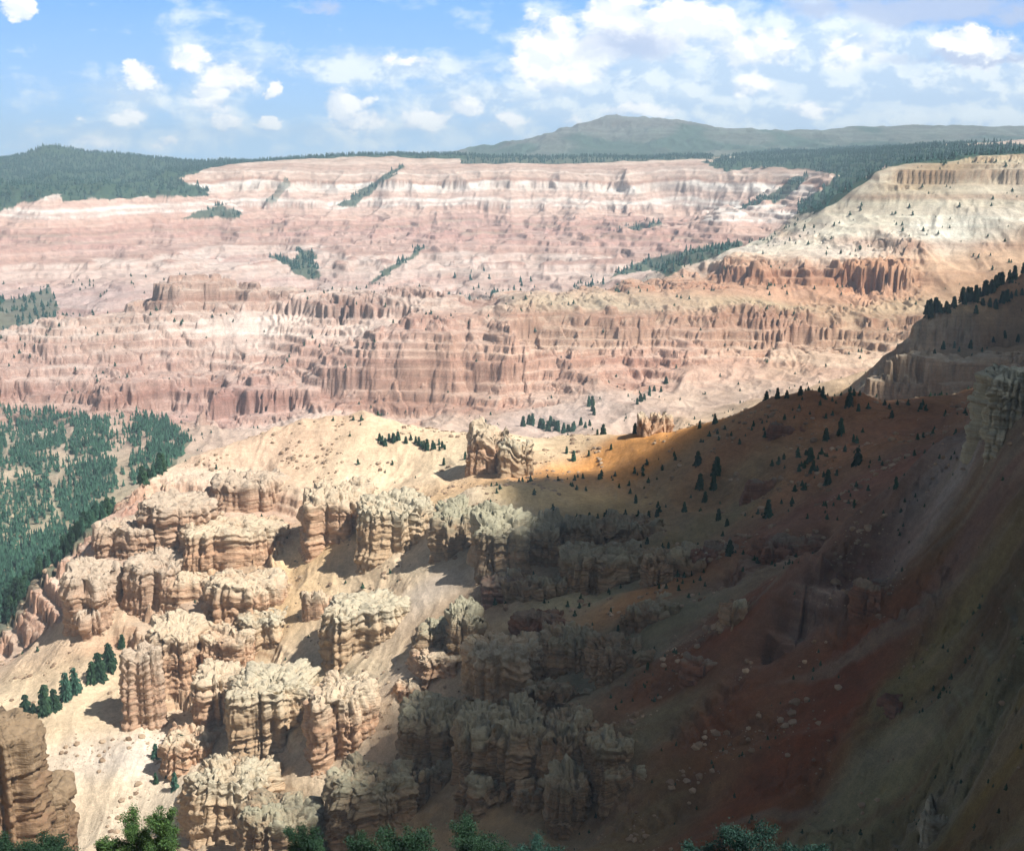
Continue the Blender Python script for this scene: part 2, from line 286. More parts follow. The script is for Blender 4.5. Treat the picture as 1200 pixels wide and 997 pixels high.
def height(X, Y, detail=True):
    a = X / Y; b = np.log(Y)
    ac = np.clip(a, -0.52, 0.52)
    t = bil(tg, ac, b)
    z = t * Y
    rough = bil(fg[3], ac, b)
    far = sstep(2200, 3600, Y); mid = sstep(1150, 1700, Y); deep = sstep(5200, 6500, Y)
    # wandering of the ground
    wx = X + 14 * noise2(X / 70, Y / 70, 5); wy = Y + 14 * noise2(X / 70, Y / 70, 6)
    rightness = sstep(560, 490, Y) * sstep(0.03, 0.10, a)
    ramp_ = 1.0
    for k, lam in enumerate((420, 210, 105, 52, 26, 13, 6.5, 3.2)):
        if not detail and lam < 20: break
        # long folds belong to the distance only; tiny ones only to the near ground
        wgt = sstep(lam * 3.5, lam * 9, Y) * sstep(lam * 1500 , lam * 500, Y)
        if lam > 250: wgt = wgt * far
        elif lam > 150: wgt = wgt * sstep(1250, 1750, Y)
        elif lam > 80: wgt = wgt * (0.25 + .75*mid)
        n = noise2(wx / lam, wy / (lam * 1.9), 20 + k)
        if lam <= 60 and rightness.max() > 0:
            q = wx * .86 - wy * .50; s = wx * .50 + wy * .86
            n2 = noise2(q / (lam * 2.6), s / lam, 120 + k)
            n = n + (n2 - n) * rightness; ramp_ = 1 + .9 * rightness
        if k == 0: calm = 1 - .85 * sstep(2300, 2500, Y) * sstep(-70, -5, z) * (1 - .4 * deep)
        wgt = wgt * calm
        rid = 0.42 - np.abs(n) * 1.7
        amp = (0.115 if lam > 20 else 0.10) * lam * (0.28 + 0.9 * rough)
        z = z + rid * amp * wgt * ramp_ * (1 - .4 * deep) * (1 + .55 * sstep(3800, 4500, Y) * (lam < 250)) * (1 + .5 * deep)
    nr_ = rightness * (Y < 560)
    if detail and nr_.max() > 0:
        for lam, am in ((22, 2.6), (9, 1.3), (3.6, .6), (1.5, .22)):
            n = noise2(wx / lam, wy / lam * .8, 210 + int(lam)); z = z + nr_ * am * (.25 + 1.2 * rough) * (.45 - 1.7 * np.abs(n)) * (1 + .8 * noise2(X / 50, Y / 50, 215))
        # thin beds crop out here and there on the slope
        led = sstep(.0, .35, noise2((wx * .86 - wy * .5) / 38, (wx * .5 + wy * .86) / 20, 216))
        for per in (7.0, 2.6):
            q = (z + .22 * X + 3 * noise2(X / 26, Y / 26, 217)) / per + .45 * noise1(z / per * .37, 218)
            f = q - np.floor(q); z = z + nr_ * led * per * (.35 + .4 * noise2(X / 17, Y / 17, 219)) * (sstep(.55, .9, f) - f)
        e0, c0, _ = cells(wx / 6 + .5 * noise2(X / 5, Y / 5, 220), wy / 5, 607); z = z + nr_ * led * (1.3 * c0 - .9 * sstep(.12, 0, e0))
    # cliffs
    PATCH = np.clip(noise2(X / 150, Y / 150, 305) * 1.6, -.8, 1)
    CUT1 = noise2(wx / 30 + .35 * noise2(wx / 18, wy / 18, 311), wy / 45, 301); CUT2 = noise2(wx / 11, wy / 19, 302)
    farcut = sstep(3000, 4200, Y)
    CUT1 = CUT1 + (noise2(wx / 95, wy / 180, 303) - CUT1) * farcut; CUT2 = CUT2 + (noise2(wx / 40, wy / 100, 304) - CUT2) * farcut
    for line, reach, e, fl_ in SCARP:
        q = np.array(line, float)
        qa, qt = ray(q[:, 0], q[:, 1]); _, qb = ray(q[:, 0], q[:, 2])
        zt = qt * q[:, 3]; zb = qb * q[:, 3]
        top = np.interp(ac, qa if qa[0] < qa[-1] else qa[::-1], zt if qa[0] < qa[-1] else zt[::-1])
        bot = np.interp(ac, qa if qa[0] < qa[-1] else qa[::-1], zb if qa[0] < qa[-1] else zb[::-1])
        yy = np.interp(ac, qa if qa[0] < qa[-1] else qa[::-1], q[:, 3] if qa[0] < qa[-1] else q[::-1, 3])
        d = np.abs(b - np.log(yy)) / reach
        side = np.maximum(0, np.maximum(min(qa) - ac, ac - max(qa))) / 0.02
        m = sstep(1.6, 0.7, d) * np.exp(-side ** 2)
        m = m * np.clip(.50 + 1.6 * noise2(X / 130, Y / 260, int(line[0][0]) + 700) + .5 * noise2(X / 48, Y / 90, int(line[0][0]) + 701) + (.35 if line[0][0] in (800, 1035) else 0), .08, 1)
        Wd = (top - bot) * .86; mm = (top + bot) / 2
        if m.max() <= 0: continue
        cut = (0.55 - 1.9 * np.abs(CUT1)) * .20 + (0.5 - 1.8 * np.abs(CUT2)) * .16
        near_band = sstep(1.9, .8, np.abs(z - mm) / Wd)
        zc = z + m * Wd * cut * near_band * fl_ * (1.3 + 1.7 * PATCH)
        tt = np.clip((zc - mm) / Wd, -1, 1)
        z = zc
        g = np.where(np.abs(tt) < e, tt / e * 0.46, np.sign(tt) * (0.46 + 0.54 * (np.abs(tt) - e) / (1 - e)))
        z = z + m * (g - tt) * Wd
    # bedding: small hard ledges
    hard = sstep(.4, .85, rough) * (1 - deep)
    if detail:
        # hard rock breaks into blocks along its joints
        j0, j1_ = np.searchsorted(Y[:, 0], 1130), np.searchsorted(Y[:, 0], 2450)
        e0, c0, _ = cells(wx[:j0] / 13, wy[:j0] / 11, 601); e1, c1_, _ = cells(wx[:j0] / 5, wy[:j0] / 4.5, 602)
        g_ = hard[:j0] * np.clip(.6 + 1.2 * noise2(X[:j0] / 60, Y[:j0] / 60, 605), 0, 1.3)
        z[:j0] += g_ * (3.6 * c0 + 1.5 * c1_ - 2.6 * sstep(.10, 0, e0) - 1.0 * sstep(.12, 0, e1))
        e0, c0, _ = cells(wx[j0:j1_] / 34, wy[j0:j1_] / 26, 603); e1, c1_, _ = cells(wx[j0:j1_] / 13, wy[j0:j1_] / 10, 604)
        z[j0:j1_] += hard[j0:j1_] * (5.5 * c0 + 2.6 * c1_ - 3 * sstep(.12, 0, e0))
    for per, kk, sd in ((15.0, .8, 3), (6.5, .85, 4), (2.8, .8, 5)):
        k2 = kk * hard * (1 - .5 * sstep(.35, -.35, noise2(X / 45, Y / 45, 34 + sd)))
        if per < 10: k2 = k2 * sstep(per * 260, per * 160, Y)
        q = (z + 4.0 * noise2(X / 170, Y / 170, 33)) / per + .4 * noise1(z / per * .4, sd)
        i0 = np.floor(q); f = q - i0
        z = z + k2 * per * (sstep(.62, .95, f) - f)
    return z

# rows of the sheet: closer together where the picture needs them
def rows(n):
    ys = np.exp(np.linspace(math.log(40), math.log(14000), 6000))
    w = 1 / ys
    dens = np.interp(np.log(ys), np.log([40, 110, 200, 420, 600, 1000, 1150, 1250, 1700, 1880, 2350, 2500, 3500, 4400, 5100, 5400, 8000, 9000, 9500, 14000]),
                     [.2, .2, .3, 2.4, 3.1, 2.6, .8, .5, 1.2, 4.2, 3.6, 1.8, 1.6, 3.2, 3.0, .8, 1.0, .8, .15, .1])
    c = np.cumsum(dens); c = (c - c[0]) / (c[-1] - c[0])
    return np.interp(np.linspace(0, 1, n), c, ys)
import os
Q = float(os.environ.get('SCQ', '1'))
NR, NC = int(2300 * Q), int(1250 * Q)
YR = rows(NR)
ca = np.concatenate([np.linspace(-2.2, -0.55, 30, endpoint=False), np.linspace(-0.55, -0.47, 30, endpoint=False), np.linspace(-0.47, 0.47, NC), np.linspace(0.47, 0.55, 31)[1:], np.linspace(0.55, 2.2, 31)[1:]])
Yg, Ag = np.meshgrid(YR, ca, indexing='ij')
Xg = Ag * Yg
from concurrent.futures import ThreadPoolExecutor
def banded(fn, *arrs):
    """runs fn over bands of rows side by side"""
    cuts = list(range(0, len(YR), 48)) + [len(YR)]
    with ThreadPoolExecutor(4) as ex: out = list(ex.map(lambda i: fn(*[q[cuts[i]:cuts[i + 1]] for q in arrs]), range(len(cuts) - 1)))
    return [np.concatenate(p) for p in zip(*out)] if isinstance(out[0], tuple) else np.concatenate(out)
Zg = banded(height, Xg, Yg)
print('heights', time.time() - T0, N)

# ------------------------------------------------------------------ colour of the ground, its shaded slopes darkened further
def inpoly(u, v, poly):
    r = np.zeros(u.shape, bool); n = len(poly)
    for i in range(n):
        x1, y1 = poly[i]; x2, y2 = poly[(i + 1) % n]
        if y1 == y2: continue
        c = ((y1 > v) != (y2 > v)) & (u < (x2 - x1) * (v - y1) / (y2 - y1) + x1)
        r ^= c
    return r
FOREST = [  # outline on the photograph, nearest and farthest metres, density
 ([(-300,150),(250,180),(246,196),(206,211),(246,222),(243,230),(140,232),(75,236),(70,228),(30,236),(0,249),(-300,300)], 3700, 6600, 1.0),
 ([(240,190),(330,180),(540,178),(560,192),(330,190),(230,200)], 5030, 6600, 1.0),
 ([(540,180),(830,182),(860,199),(540,196)], 4950, 6600, .9),
 ([(820,190),(900,178),(1000,170),(1600,168),(1600,194),(1040,195),(1000,217),(960,240),(937,253),(935,240),(985,205),(940,198),(900,196),(850,200)], 2600, 6600, 1.0),
 ([(862,250),(900,243),(935,222),(948,206),(930,207),(905,226),(870,243)], 3800, 5000, .9),
 ([(1000,185),(1040,196),(1015,222),(975,244),(935,254),(940,243),(975,222)], 2600, 3300, 1.0),
 ([(715,325),(760,302),(870,282),(872,288),(800,312),(785,325),(765,316)], 2300, 3700, .9),
 ([(715,278),(745,262),(780,262),(725,277)], 3700, 4300, .8),
 ([(318,300),(345,303),(350,292),(368,295),(374,326),(362,330)], 2700, 3900, .9),
 ([(428,334),(455,314),(490,292),(505,288),(470,311),(440,330)], 2700, 3900, .9),
 ([(500,318),(560,315),(640,330),(700,345),(560,346)], 2500, 3400, .08),
 ([(400,345),(640,348),(720,325),(700,347),(560,355),(420,352)], 2400, 3200, .25),
 ([(212,255),(258,240),(285,250),(280,255)], 3800, 4600, .9),
 ([(395,242),(430,218),(468,194),(474,196),(440,220),(415,243)], 4500, 5000, .9),
 ([(310,238),(335,208),(342,214),(325,236)], 4500, 5000, .6),
 ([(-200,345),(20,350),(60,338),(70,365),(40,390),(0,405),(-200,420)], 2300, 3000, .75),
 ([(-300,452),(0,456),(30,470),(70,478),(110,492),(160,484),(190,492),(222,515),(210,545),(190,553),(150,577),(128,602),(105,650),(84,705),(0,768),(-300,900)], 870, 1980, 1.0),
]
def forest_mask(X, Y, Z):
    u, v = project(X, Y, Z)
    uw = u + 5 * noise2(X / 40, Y / 40, 71); vw = v + 2.5 * noise2(X / 40, Y / 40, 72)
    m = np.zeros(X.shape)
    for poly, y0, y1, d in FOREST:
        m = np.maximum(m, d * (inpoly(uw, vw, poly) & (Y > y0) & (Y < y1)))
    # pale chutes that run down through the forest on the valley side
    u = u + 9 * noise2(X / 55, Y / 90, 73) + 4 * noise2(X / 18, Y / 30, 74)
    ch = (Y > 870) & (Y < 1980) & (u < 260)
    s = u - (v - 480) * -0.12
    c1 = np.abs(s - 78 - 6 * noise1(v / 30, 5)) < 5
    c2 = np.abs(s - 146 - 7 * noise1(v / 30, 8)) < 8 + (v < 540) * 4
    c3 = np.abs(s - 20 - 6 * noise1(v / 30, 9)) < 3
    m = np.where(ch & (v < 610) & (c1 | c2 | c3), m * .12, m)
    return m
def ramp(x, stops):
    xs = [s[0] for s in stops]
    return np.stack([np.interp(x, xs, [s[k] for s in stops]) for k in (1, 2, 3)], -1)
FAR = [(-420,.45,.33,.28),(-330,.47,.34,.29),(-300,.52,.42,.37),(-275,.46,.31,.27),(-262,.62,.52,.46),(-240,.62,.52,.46),(-236,.46,.33,.28),(-205,.47,.29,.25),(-200,.38,.30,.24),(-190,.50,.33,.28),(-165,.46,.29,.23),(-152,.46,.30,.25),(-147,.74,.68,.62),(-128,.74,.68,.62),(-120,.52,.36,.30),(-100,.56,.40,.33),(-90,.72,.66,.60),(-72,.74,.68,.62),(-64,.52,.38,.30),(-40,.60,.46,.38),(-30,.68,.58,.50),(-18,.50,.37,.30),(0,.60,.46,.38),(30,.55,.44,.36)]
SAT = 1.26
def rock(X, Y, Z):
    a = np.clip(X / Y, -0.52, 0.52); b = np.log(Y)
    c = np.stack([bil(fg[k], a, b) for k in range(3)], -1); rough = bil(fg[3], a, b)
    zz = Z + (5 + 9 * sstep(3000, 4000, Y)) * noise2(X / 260, Y / 260, 41) + 5 * sstep(3000, 4000, Y) * noise2(X / 70, Y / 90, 43) + 2 * noise2(X / 40, Y / 40, 42)
    far = (sstep(2750, 3300, Y) * sstep(5300, 4950, Y) )[..., None] * 0.88
    f = ramp(zz, FAR); fade = (.5 + .9 * noise2(X / 330, Y / 200, 44) + .5 * noise2(X / 90, Y / 60, 45)).clip(0, .85)[..., None]
    f = f + (np.array([.52, .38, .31]) - f) * fade * .4
    c = c * (1 - far) + f * far
    # beds of slightly different rock, everywhere outside the talus
    s = .55 * noise1(zz / 13.0, 51) + .45 * noise1(zz / 4.6, 52) + .3 * noise1(zz / 1.7, 53) * sstep(1500, 900, Y)
    k = sstep(.25, .7, rough)[..., None]
    mul = 1 + (k + .5 * sstep(1400, 2200, Y)[..., None]) * s[..., None] * np.array([.22, .33, .36])
    c = c * mul
    # patches, washes
    n = noise2(X / 90, Y / 90, 61) * .6 + noise2(X / 33, Y / 33, 62) * .4
    c = c * (1 + .16 * n[..., None] * np.array([.8, 1, 1.15]))
    right = (sstep(600, 480, Y) * sstep(0.02, 0.10, a))
    q = X * .86 - Y * .50; w = X * .50 + Y * .86; q = q + 10 * noise2(X / 40, Y / 40, 66); w = w + 5 * noise2(X / 30, Y / 30, 67)
    st = noise2(q / 120, w / 16, 63) * .7 + noise2(q / 50, w / 5, 64) * .45
    pale = np.array([.33, .29, .22]); red = np.array([.19, .095, .055])
    c = c + (right * sstep(.15, .65, st))[..., None] * (pale - c) * .6 + (right * sstep(-.1, -.6, st))[..., None] * (red - c) * .45
    lum = c.mean(-1, keepdims=True); c = lum + (c - lum) * (1 + (SAT - 1) * (1 - .75 * sstep(1100, 1900, Y)) * (1 - .5 * right))[..., None]
    tone = 1 - .13 * sstep(1150, 1700, Y) - .22 * sstep(640, 500, Y) * sstep(0.0, .1, a) - .10 * sstep(860, 800, Y) * sstep(.08, .16, a)  # near slope and dark hill darkened in colour to deepen their shade
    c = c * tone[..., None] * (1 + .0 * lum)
    return np.clip(c, .015, .85), rough
def slope_of(Xg, Yg, Zg):
    dzc = np.gradient(Zg, axis=1) / np.maximum(np.gradient(Xg, axis=1), 1e-3)
    dY = np.gradient(Yg, axis=0)
    dzr = np.gradient(Zg, axis=0) - dzc * np.gradient(Xg, axis=0)
    return np.hypot(dzc, dzr / dY)
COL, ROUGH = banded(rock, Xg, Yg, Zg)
SL = slope_of(Xg, Yg, Zg)
FM = banded(forest_mask, Xg, Yg, Zg)
FM = np.where(Yg < 2000, FM * np.clip(.42 + .9 * noise2(Xg / 60, Yg / 60, 91) * .5 + .5 * noise2(Xg / 22, Yg / 22, 92) + .35 * sstep(1350, 950, Yg), 0, .9), FM)
FM = np.maximum(FM, (Yg > 5150) * sstep(-.2, .2, noise2(Xg / 300, Yg / 600, 77) + .25 - .9 * sstep(60, 260, Zg)) * .9)
# steep faces of hard rock are darker and redder, flat ledges paler
far1 = sstep(2750, 3300, Yg)
st = sstep(.7, 1.8, SL) * sstep(.3, .7, ROUGH) * (1 - .5 * far1)
COL = COL * (1 - st[..., None] * np.array([.10, .17, .20]))
fl = sstep(.45, .15, SL) * sstep(.5, .8, ROUGH)
COL = COL + fl[..., None] * (np.array([.58, .50, .40]) - COL) * .3 * (np.minimum(COL.sum(-1), 1.2) / 1.2 * (1 - .8 * sstep(1300, 1800, Yg)))[..., None]
print('colour', time.time() - T0)

# ------------------------------------------------------------------ materials
def new_mat(name, rough=.95):
    m = bpy.data.materials.new(name); m.use_nodes = True
    nt = m.node_tree; b = nt.nodes['Principled BSDF']
    b.inputs['Roughness'].default_value = rough
    b.inputs['Specular IOR Level'].default_value = .12
    return m, nt, b
def mathn(nt, op, a, b=None, c=None):
    n = nt.nodes.new('ShaderNodeMath'); n.operation = op
    for i, x in enumerate((a, b, c)):
        if x is None: continue
        if isinstance(x, (int, float)): n.inputs[i].default_value = x
        else: nt.links.new(x, n.inputs[i])
    return n.outputs[0]
def noisen(nt, vec, scale, det=4, rough=.6, dist=0):
    n = nt.nodes.new('ShaderNodeTexNoise'); n.inputs['Scale'].default_value = scale
    n.inputs['Detail'].default_value = det; n.inputs['Roughness'].default_value = rough; n.inputs['Distortion'].default_value = dist
    if vec is not None: nt.links.new(vec, n.inputs['Vector'])
    return n.outputs['Fac']
def mapn(nt, vec, sc):
    n = nt.nodes.new('ShaderNodeMapping'); n.inputs['Scale'].default_value = sc; nt.links.new(vec, n.inputs['Vector']); return n.outputs[0]
def mixc(nt, fac, a, b, mode='MIX'):
    n = nt.nodes.new('ShaderNodeMix'); n.data_type = 'RGBA'; n.blend_type = mode
    for s, x in ((0, fac), (6, a), (7, b)):
        if isinstance(x, (int, float)): n.inputs[s].default_value = x
        elif isinstance(x, tuple): n.inputs[s].default_value = (*x, 1)
        else: nt.links.new(x, n.inputs[s])
    return n.outputs[2]
def maprange(nt, x, a, b, c, d):
    n = nt.nodes.new('ShaderNodeMapRange'); nt.links.new(x, n.inputs[0])
    for i, q in enumerate((a, b, c, d)): n.inputs[i + 1].default_value = q
    return n.outputs[0]
def ground_mat(name):
    m, nt, b = new_mat(name)
    tc = nt.nodes.new('ShaderNodeTexCoord'); o = tc.outputs['Object']
    at_ = nt.nodes.new('ShaderNodeAttribute'); at_.attribute_name = 'rock'
    vg = nt.nodes.new('ShaderNodeAttribute'); vg.attribute_name = 'woods'
    rg = nt.nodes.new('ShaderNodeAttribute'); rg.attribute_name = 'rugged'
    n1 = noisen(nt, o, .35, 6, .7); n2 = noisen(nt, o, .05, 5, .65)
    bed = noisen(nt, mapn(nt, o, (.012, .012, .55)), 1.0, 5, .7)
    f = maprange(nt, n1, .3, .7, .78, 1.18); f2 = maprange(nt, n2, .3, .7, .78, 1.16)
    f3 = mathn(nt, 'ADD', 1.0, mathn(nt, 'MULTIPLY', mathn(nt, 'SUBTRACT', bed, .5), mathn(nt, 'MULTIPLY', rg.outputs['Fac'], 1.1)))
    n5 = noisen(nt, o, 1.7, 5, .75); f3 = mathn(nt, 'MULTIPLY', f3, maprange(nt, n5, .3, .7, .74, 1.22))
    tot = mathn(nt, 'MULTIPLY', mathn(nt, 'MULTIPLY', f, f2), f3)
    vm = nt.nodes.new('ShaderNodeVectorMath'); vm.operation = 'SCALE'; nt.links.new(at_.outputs['Color'], vm.inputs[0]); nt.links.new(tot, vm.inputs['Scale'])
    gn = noisen(nt, o, .09, 4, .7)
    green = mixc(nt, maprange(nt, gn, .35, .65, 0, 1), (.022, .055, .042), (.06, .10, .06))
    col = mixc(nt, vg.outputs['Fac'], vm.outputs[0], green)
    nt.links.new(col, b.inputs['Base Color'])
    bp = nt.nodes.new('ShaderNodeBump'); bp.inputs['Strength'].default_value = .55; bp.inputs['Distance'].default_value = 1.2
    nt.links.new(mathn(nt, 'ADD', mathn(nt, 'ADD', n1, mathn(nt, 'MULTIPLY', n5, .55)), mathn(nt, 'MULTIPLY', bed, rg.outputs['Fac'])), bp.inputs['Height']); nt.links.new(bp.outputs[0], b.inputs['Normal'])
    return m
GROUND = ground_mat('weathered_limestone_ground')

def sheet(name, r0, r1, mat):
    """rows r0..r1 of the ground as one mesh"""
    X, Y, Z = Xg[r0:r1 + 1], Yg[r0:r1 + 1], Zg[r0:r1 + 1]
    nr, nc = X.shape
    me = bpy.data.meshes.new(name)
    co = np.stack([X, Y, Z], -1).astype(np.float32).reshape(-1)
    me.vertices.add(nr * nc); me.vertices.foreach_set('co', co)
    i = (np.arange(nr - 1)[:, None] * nc + np.arange(nc - 1)[None]).astype(np.int32)
    q = np.stack([i, i + 1, i + nc + 1, i + nc], -1).reshape(-1)
    nf = (nr - 1) * (nc - 1)
    me.loops.add(nf * 4); me.loops.foreach_set('vertex_index', q)
    me.polygons.add(nf); me.polygons.foreach_set('loop_start', np.arange(0, nf * 4, 4, dtype=np.int32))
    me.polygons.foreach_set('use_smooth', np.ones(nf, bool))
    me.update(calc_edges=True)
    ca_ = me.attributes.new('rock', 'FLOAT_COLOR', 'POINT')
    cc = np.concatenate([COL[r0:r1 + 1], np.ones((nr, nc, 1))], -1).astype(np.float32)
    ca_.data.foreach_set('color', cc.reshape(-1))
    for nm, arr in (('woods', FM), ('rugged', ROUGH)):
        w = me.attributes.new(nm, 'FLOAT', 'POINT'); w.data.foreach_set('value', arr[r0:r1 + 1].astype(np.float32).reshape(-1))
    me.materials.append(mat)
    o = bpy.data.objects.new(name, me); C.objects.link(o); o['kind'] = 'structure'
    return o
c1 = int(np.searchsorted(YR, 1230)); c2 = int(np.searchsorted(YR, 5350))
sheet('slope', 0, c1, GROUND); sheet('canyon', c1, c2, GROUND); sheet('mountain', c2, len(YR) - 1, GROUND)
print('sheets', time.time() - T0)
# ------------------------------------------------------------------ finding the ground
def column(a):
    i = np.clip(np.searchsorted(ca, a) - 1, 0, len(ca) - 2); f = (a - ca[i]) / (ca[i + 1] - ca[i])
    return Zg[:, i] * (1 - f) + Zg[:, i + 1] * f
def ground_z(x, y):
    return float(np.interp(y, YR, column(x / y)))
def ground_at(u, v, y0, y1):
    """first ground met by the line of sight through (u, v) between y0 and y1 metres; falls back to the best match"""
    a, t = ray(u, v); z = column(a); k = (YR > y0) & (YR < y1)
    dlt = z[k] - t * YR[k]; yy = YR[k]
    hit = np.nonzero(dlt > 0)[0]
    Y = yy[hit[0]] if len(hit) else yy[np.argmax(dlt)]
    return a * Y, Y, float(np.interp(Y, YR, z))
def ground_many(X, Y):
    a = X / Y
    i = np.clip(np.searchsorted(ca, a) - 1, 0, len(ca) - 2); f = (a - ca[i]) / (ca[i + 1] - ca[i])
    j = np.clip(np.searchsorted(YR, Y) - 1, 0, len(YR) - 2); g = (Y - YR[j]) / (YR[j + 1] - YR[j])
    return (Zg[j, i] * (1 - f) + Zg[j, i + 1] * f) * (1 - g) + (Zg[j + 1, i] * (1 - f) + Zg[j + 1, i + 1] * f) * g
# what can be seen from the camera, per point of the sheet
TT = Zg / Yg
HOR = np.maximum.accumulate(TT, axis=0)
def seen(X, Y, Z):
    a = X / Y
    i = np.clip(np.searchsorted(ca, a), 0, len(ca) - 1); j = np.clip(np.searchsorted(YR, Y) - 2, 0, len(YR) - 1)
    return Z / Y >= HOR[j, i] - .002

def mesh_from(name, V, Q, mat, smooth=True):
    me = bpy.data.meshes.new(name); V = np.asarray(V, np.float32)
    me.vertices.add(len(V)); me.vertices.foreach_set('co', V.reshape(-1))
    k = Q.shape[1]; nf = len(Q)
    me.loops.add(nf * k); me.loops.foreach_set('vertex_index', Q.astype(np.int32).reshape(-1))
    me.polygons.add(nf); me.polygons.foreach_set('loop_start', np.arange(0, nf * k, k, dtype=np.int32))
    me.polygons.foreach_set('use_smooth', np.full(nf, smooth))
    me.update(calc_edges=True); me.materials.append(mat)
    return me
def put(name, me, loc=(0, 0, 0), parent=None):
    o = bpy.data.objects.new(name, me); C.objects.link(o); o.location = loc
    if parent: o.parent = parent
    return o
def tag(o, label=None, cat=None, group=None, kind=None):
    if label: o['label'] = label
    if cat: o['category'] = cat
    if group: o['group'] = group
    if kind: o['kind'] = kind
    return o

# ------------------------------------------------------------------ rock outcrops
def rock_mat(name, cap, body, warm, stain):
    m, nt, b = new_mat(name)
    tc = nt.nodes.new('ShaderNodeTexCoord'); o = tc.outputs['Object']; g = nt.nodes.new('ShaderNodeNewGeometry')
    wp = g.outputs['Position']
    hgt = nt.nodes.new('ShaderNodeAttribute'); hgt.attribute_name = 'height'
    bed = noisen(nt, mapn(nt, wp, (.015, .015, .42)), 1.0, 6, .75)
    bed2 = noisen(nt, mapn(nt, wp, (.03, .03, 1.3)), 1.0, 3, .6)
    n1 = noisen(nt, wp, .5, 6, .7); n2 = noisen(nt, wp, .09, 4, .6)
    streak = noisen(nt, mapn(nt, wp, (.5, .5, .05)), 1.0, 4, .65)
    c = mixc(nt, maprange(nt, bed, .38, .62, 0, 1), body, warm)
    c = mixc(nt, maprange(nt, bed2, .5, .62, 0, .55), c, stain)
    c = mixc(nt, maprange(nt, mathn(nt, 'ADD', hgt.outputs['Fac'], mathn(nt, 'MULTIPLY', mathn(nt, 'SUBTRACT', n2, .5), .9)), .55, .95, 0, 1), c, cap)
    c = mixc(nt, maprange(nt, streak, .52, .72, 0, .5), c, stain)
    f = mathn(nt, 'MULTIPLY', maprange(nt, n1, .3, .7, .8, 1.15), 1.0)
    vm = nt.nodes.new('ShaderNodeVectorMath'); vm.operation = 'SCALE'; nt.links.new(c, vm.inputs[0]); nt.links.new(f, vm.inputs['Scale'])
    nt.links.new(vm.outputs[0], b.inputs['Base Color'])
    bp = nt.nodes.new('ShaderNodeBump'); bp.inputs['Strength'].default_value = .7; bp.inputs['Distance'].default_value = 1.0
    nt.links.new(mathn(nt, 'ADD', n1, bed2), bp.inputs['Height']); nt.links.new(bp.outputs[0], b.inputs['Normal'])
    return m
RM = {
 'cream': rock_mat('cream_limestone', (.47, .42, .31), (.50, .39, .26), (.45, .31, .19), (.33, .22, .13)),
 'tan':   rock_mat('tan_limestone', (0.527, 0.432, 0.311), (0.516, 0.368, 0.246), (0.482, 0.293, 0.185), (0.330, 0.195, 0.114)),
 'brown': rock_mat('shade_dark_brown_limestone', (.26, .19, .12), (.25, .17, .10), (.22, .13, .08), (.12, .08, .05)),  # darkened brown stands in for shade on the corner pillar
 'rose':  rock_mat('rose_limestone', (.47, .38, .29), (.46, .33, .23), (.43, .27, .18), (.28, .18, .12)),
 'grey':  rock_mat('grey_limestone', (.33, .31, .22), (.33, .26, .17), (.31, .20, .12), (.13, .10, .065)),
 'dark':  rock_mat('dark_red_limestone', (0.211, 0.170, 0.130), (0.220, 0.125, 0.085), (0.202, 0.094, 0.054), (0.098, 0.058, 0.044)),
 'pale':  rock_mat('pale_green_limestone', (0.446, 0.459, 0.365), (0.408, 0.408, 0.314), (0.365, 0.325, 0.230), (0.229, 0.202, 0.148)),
}
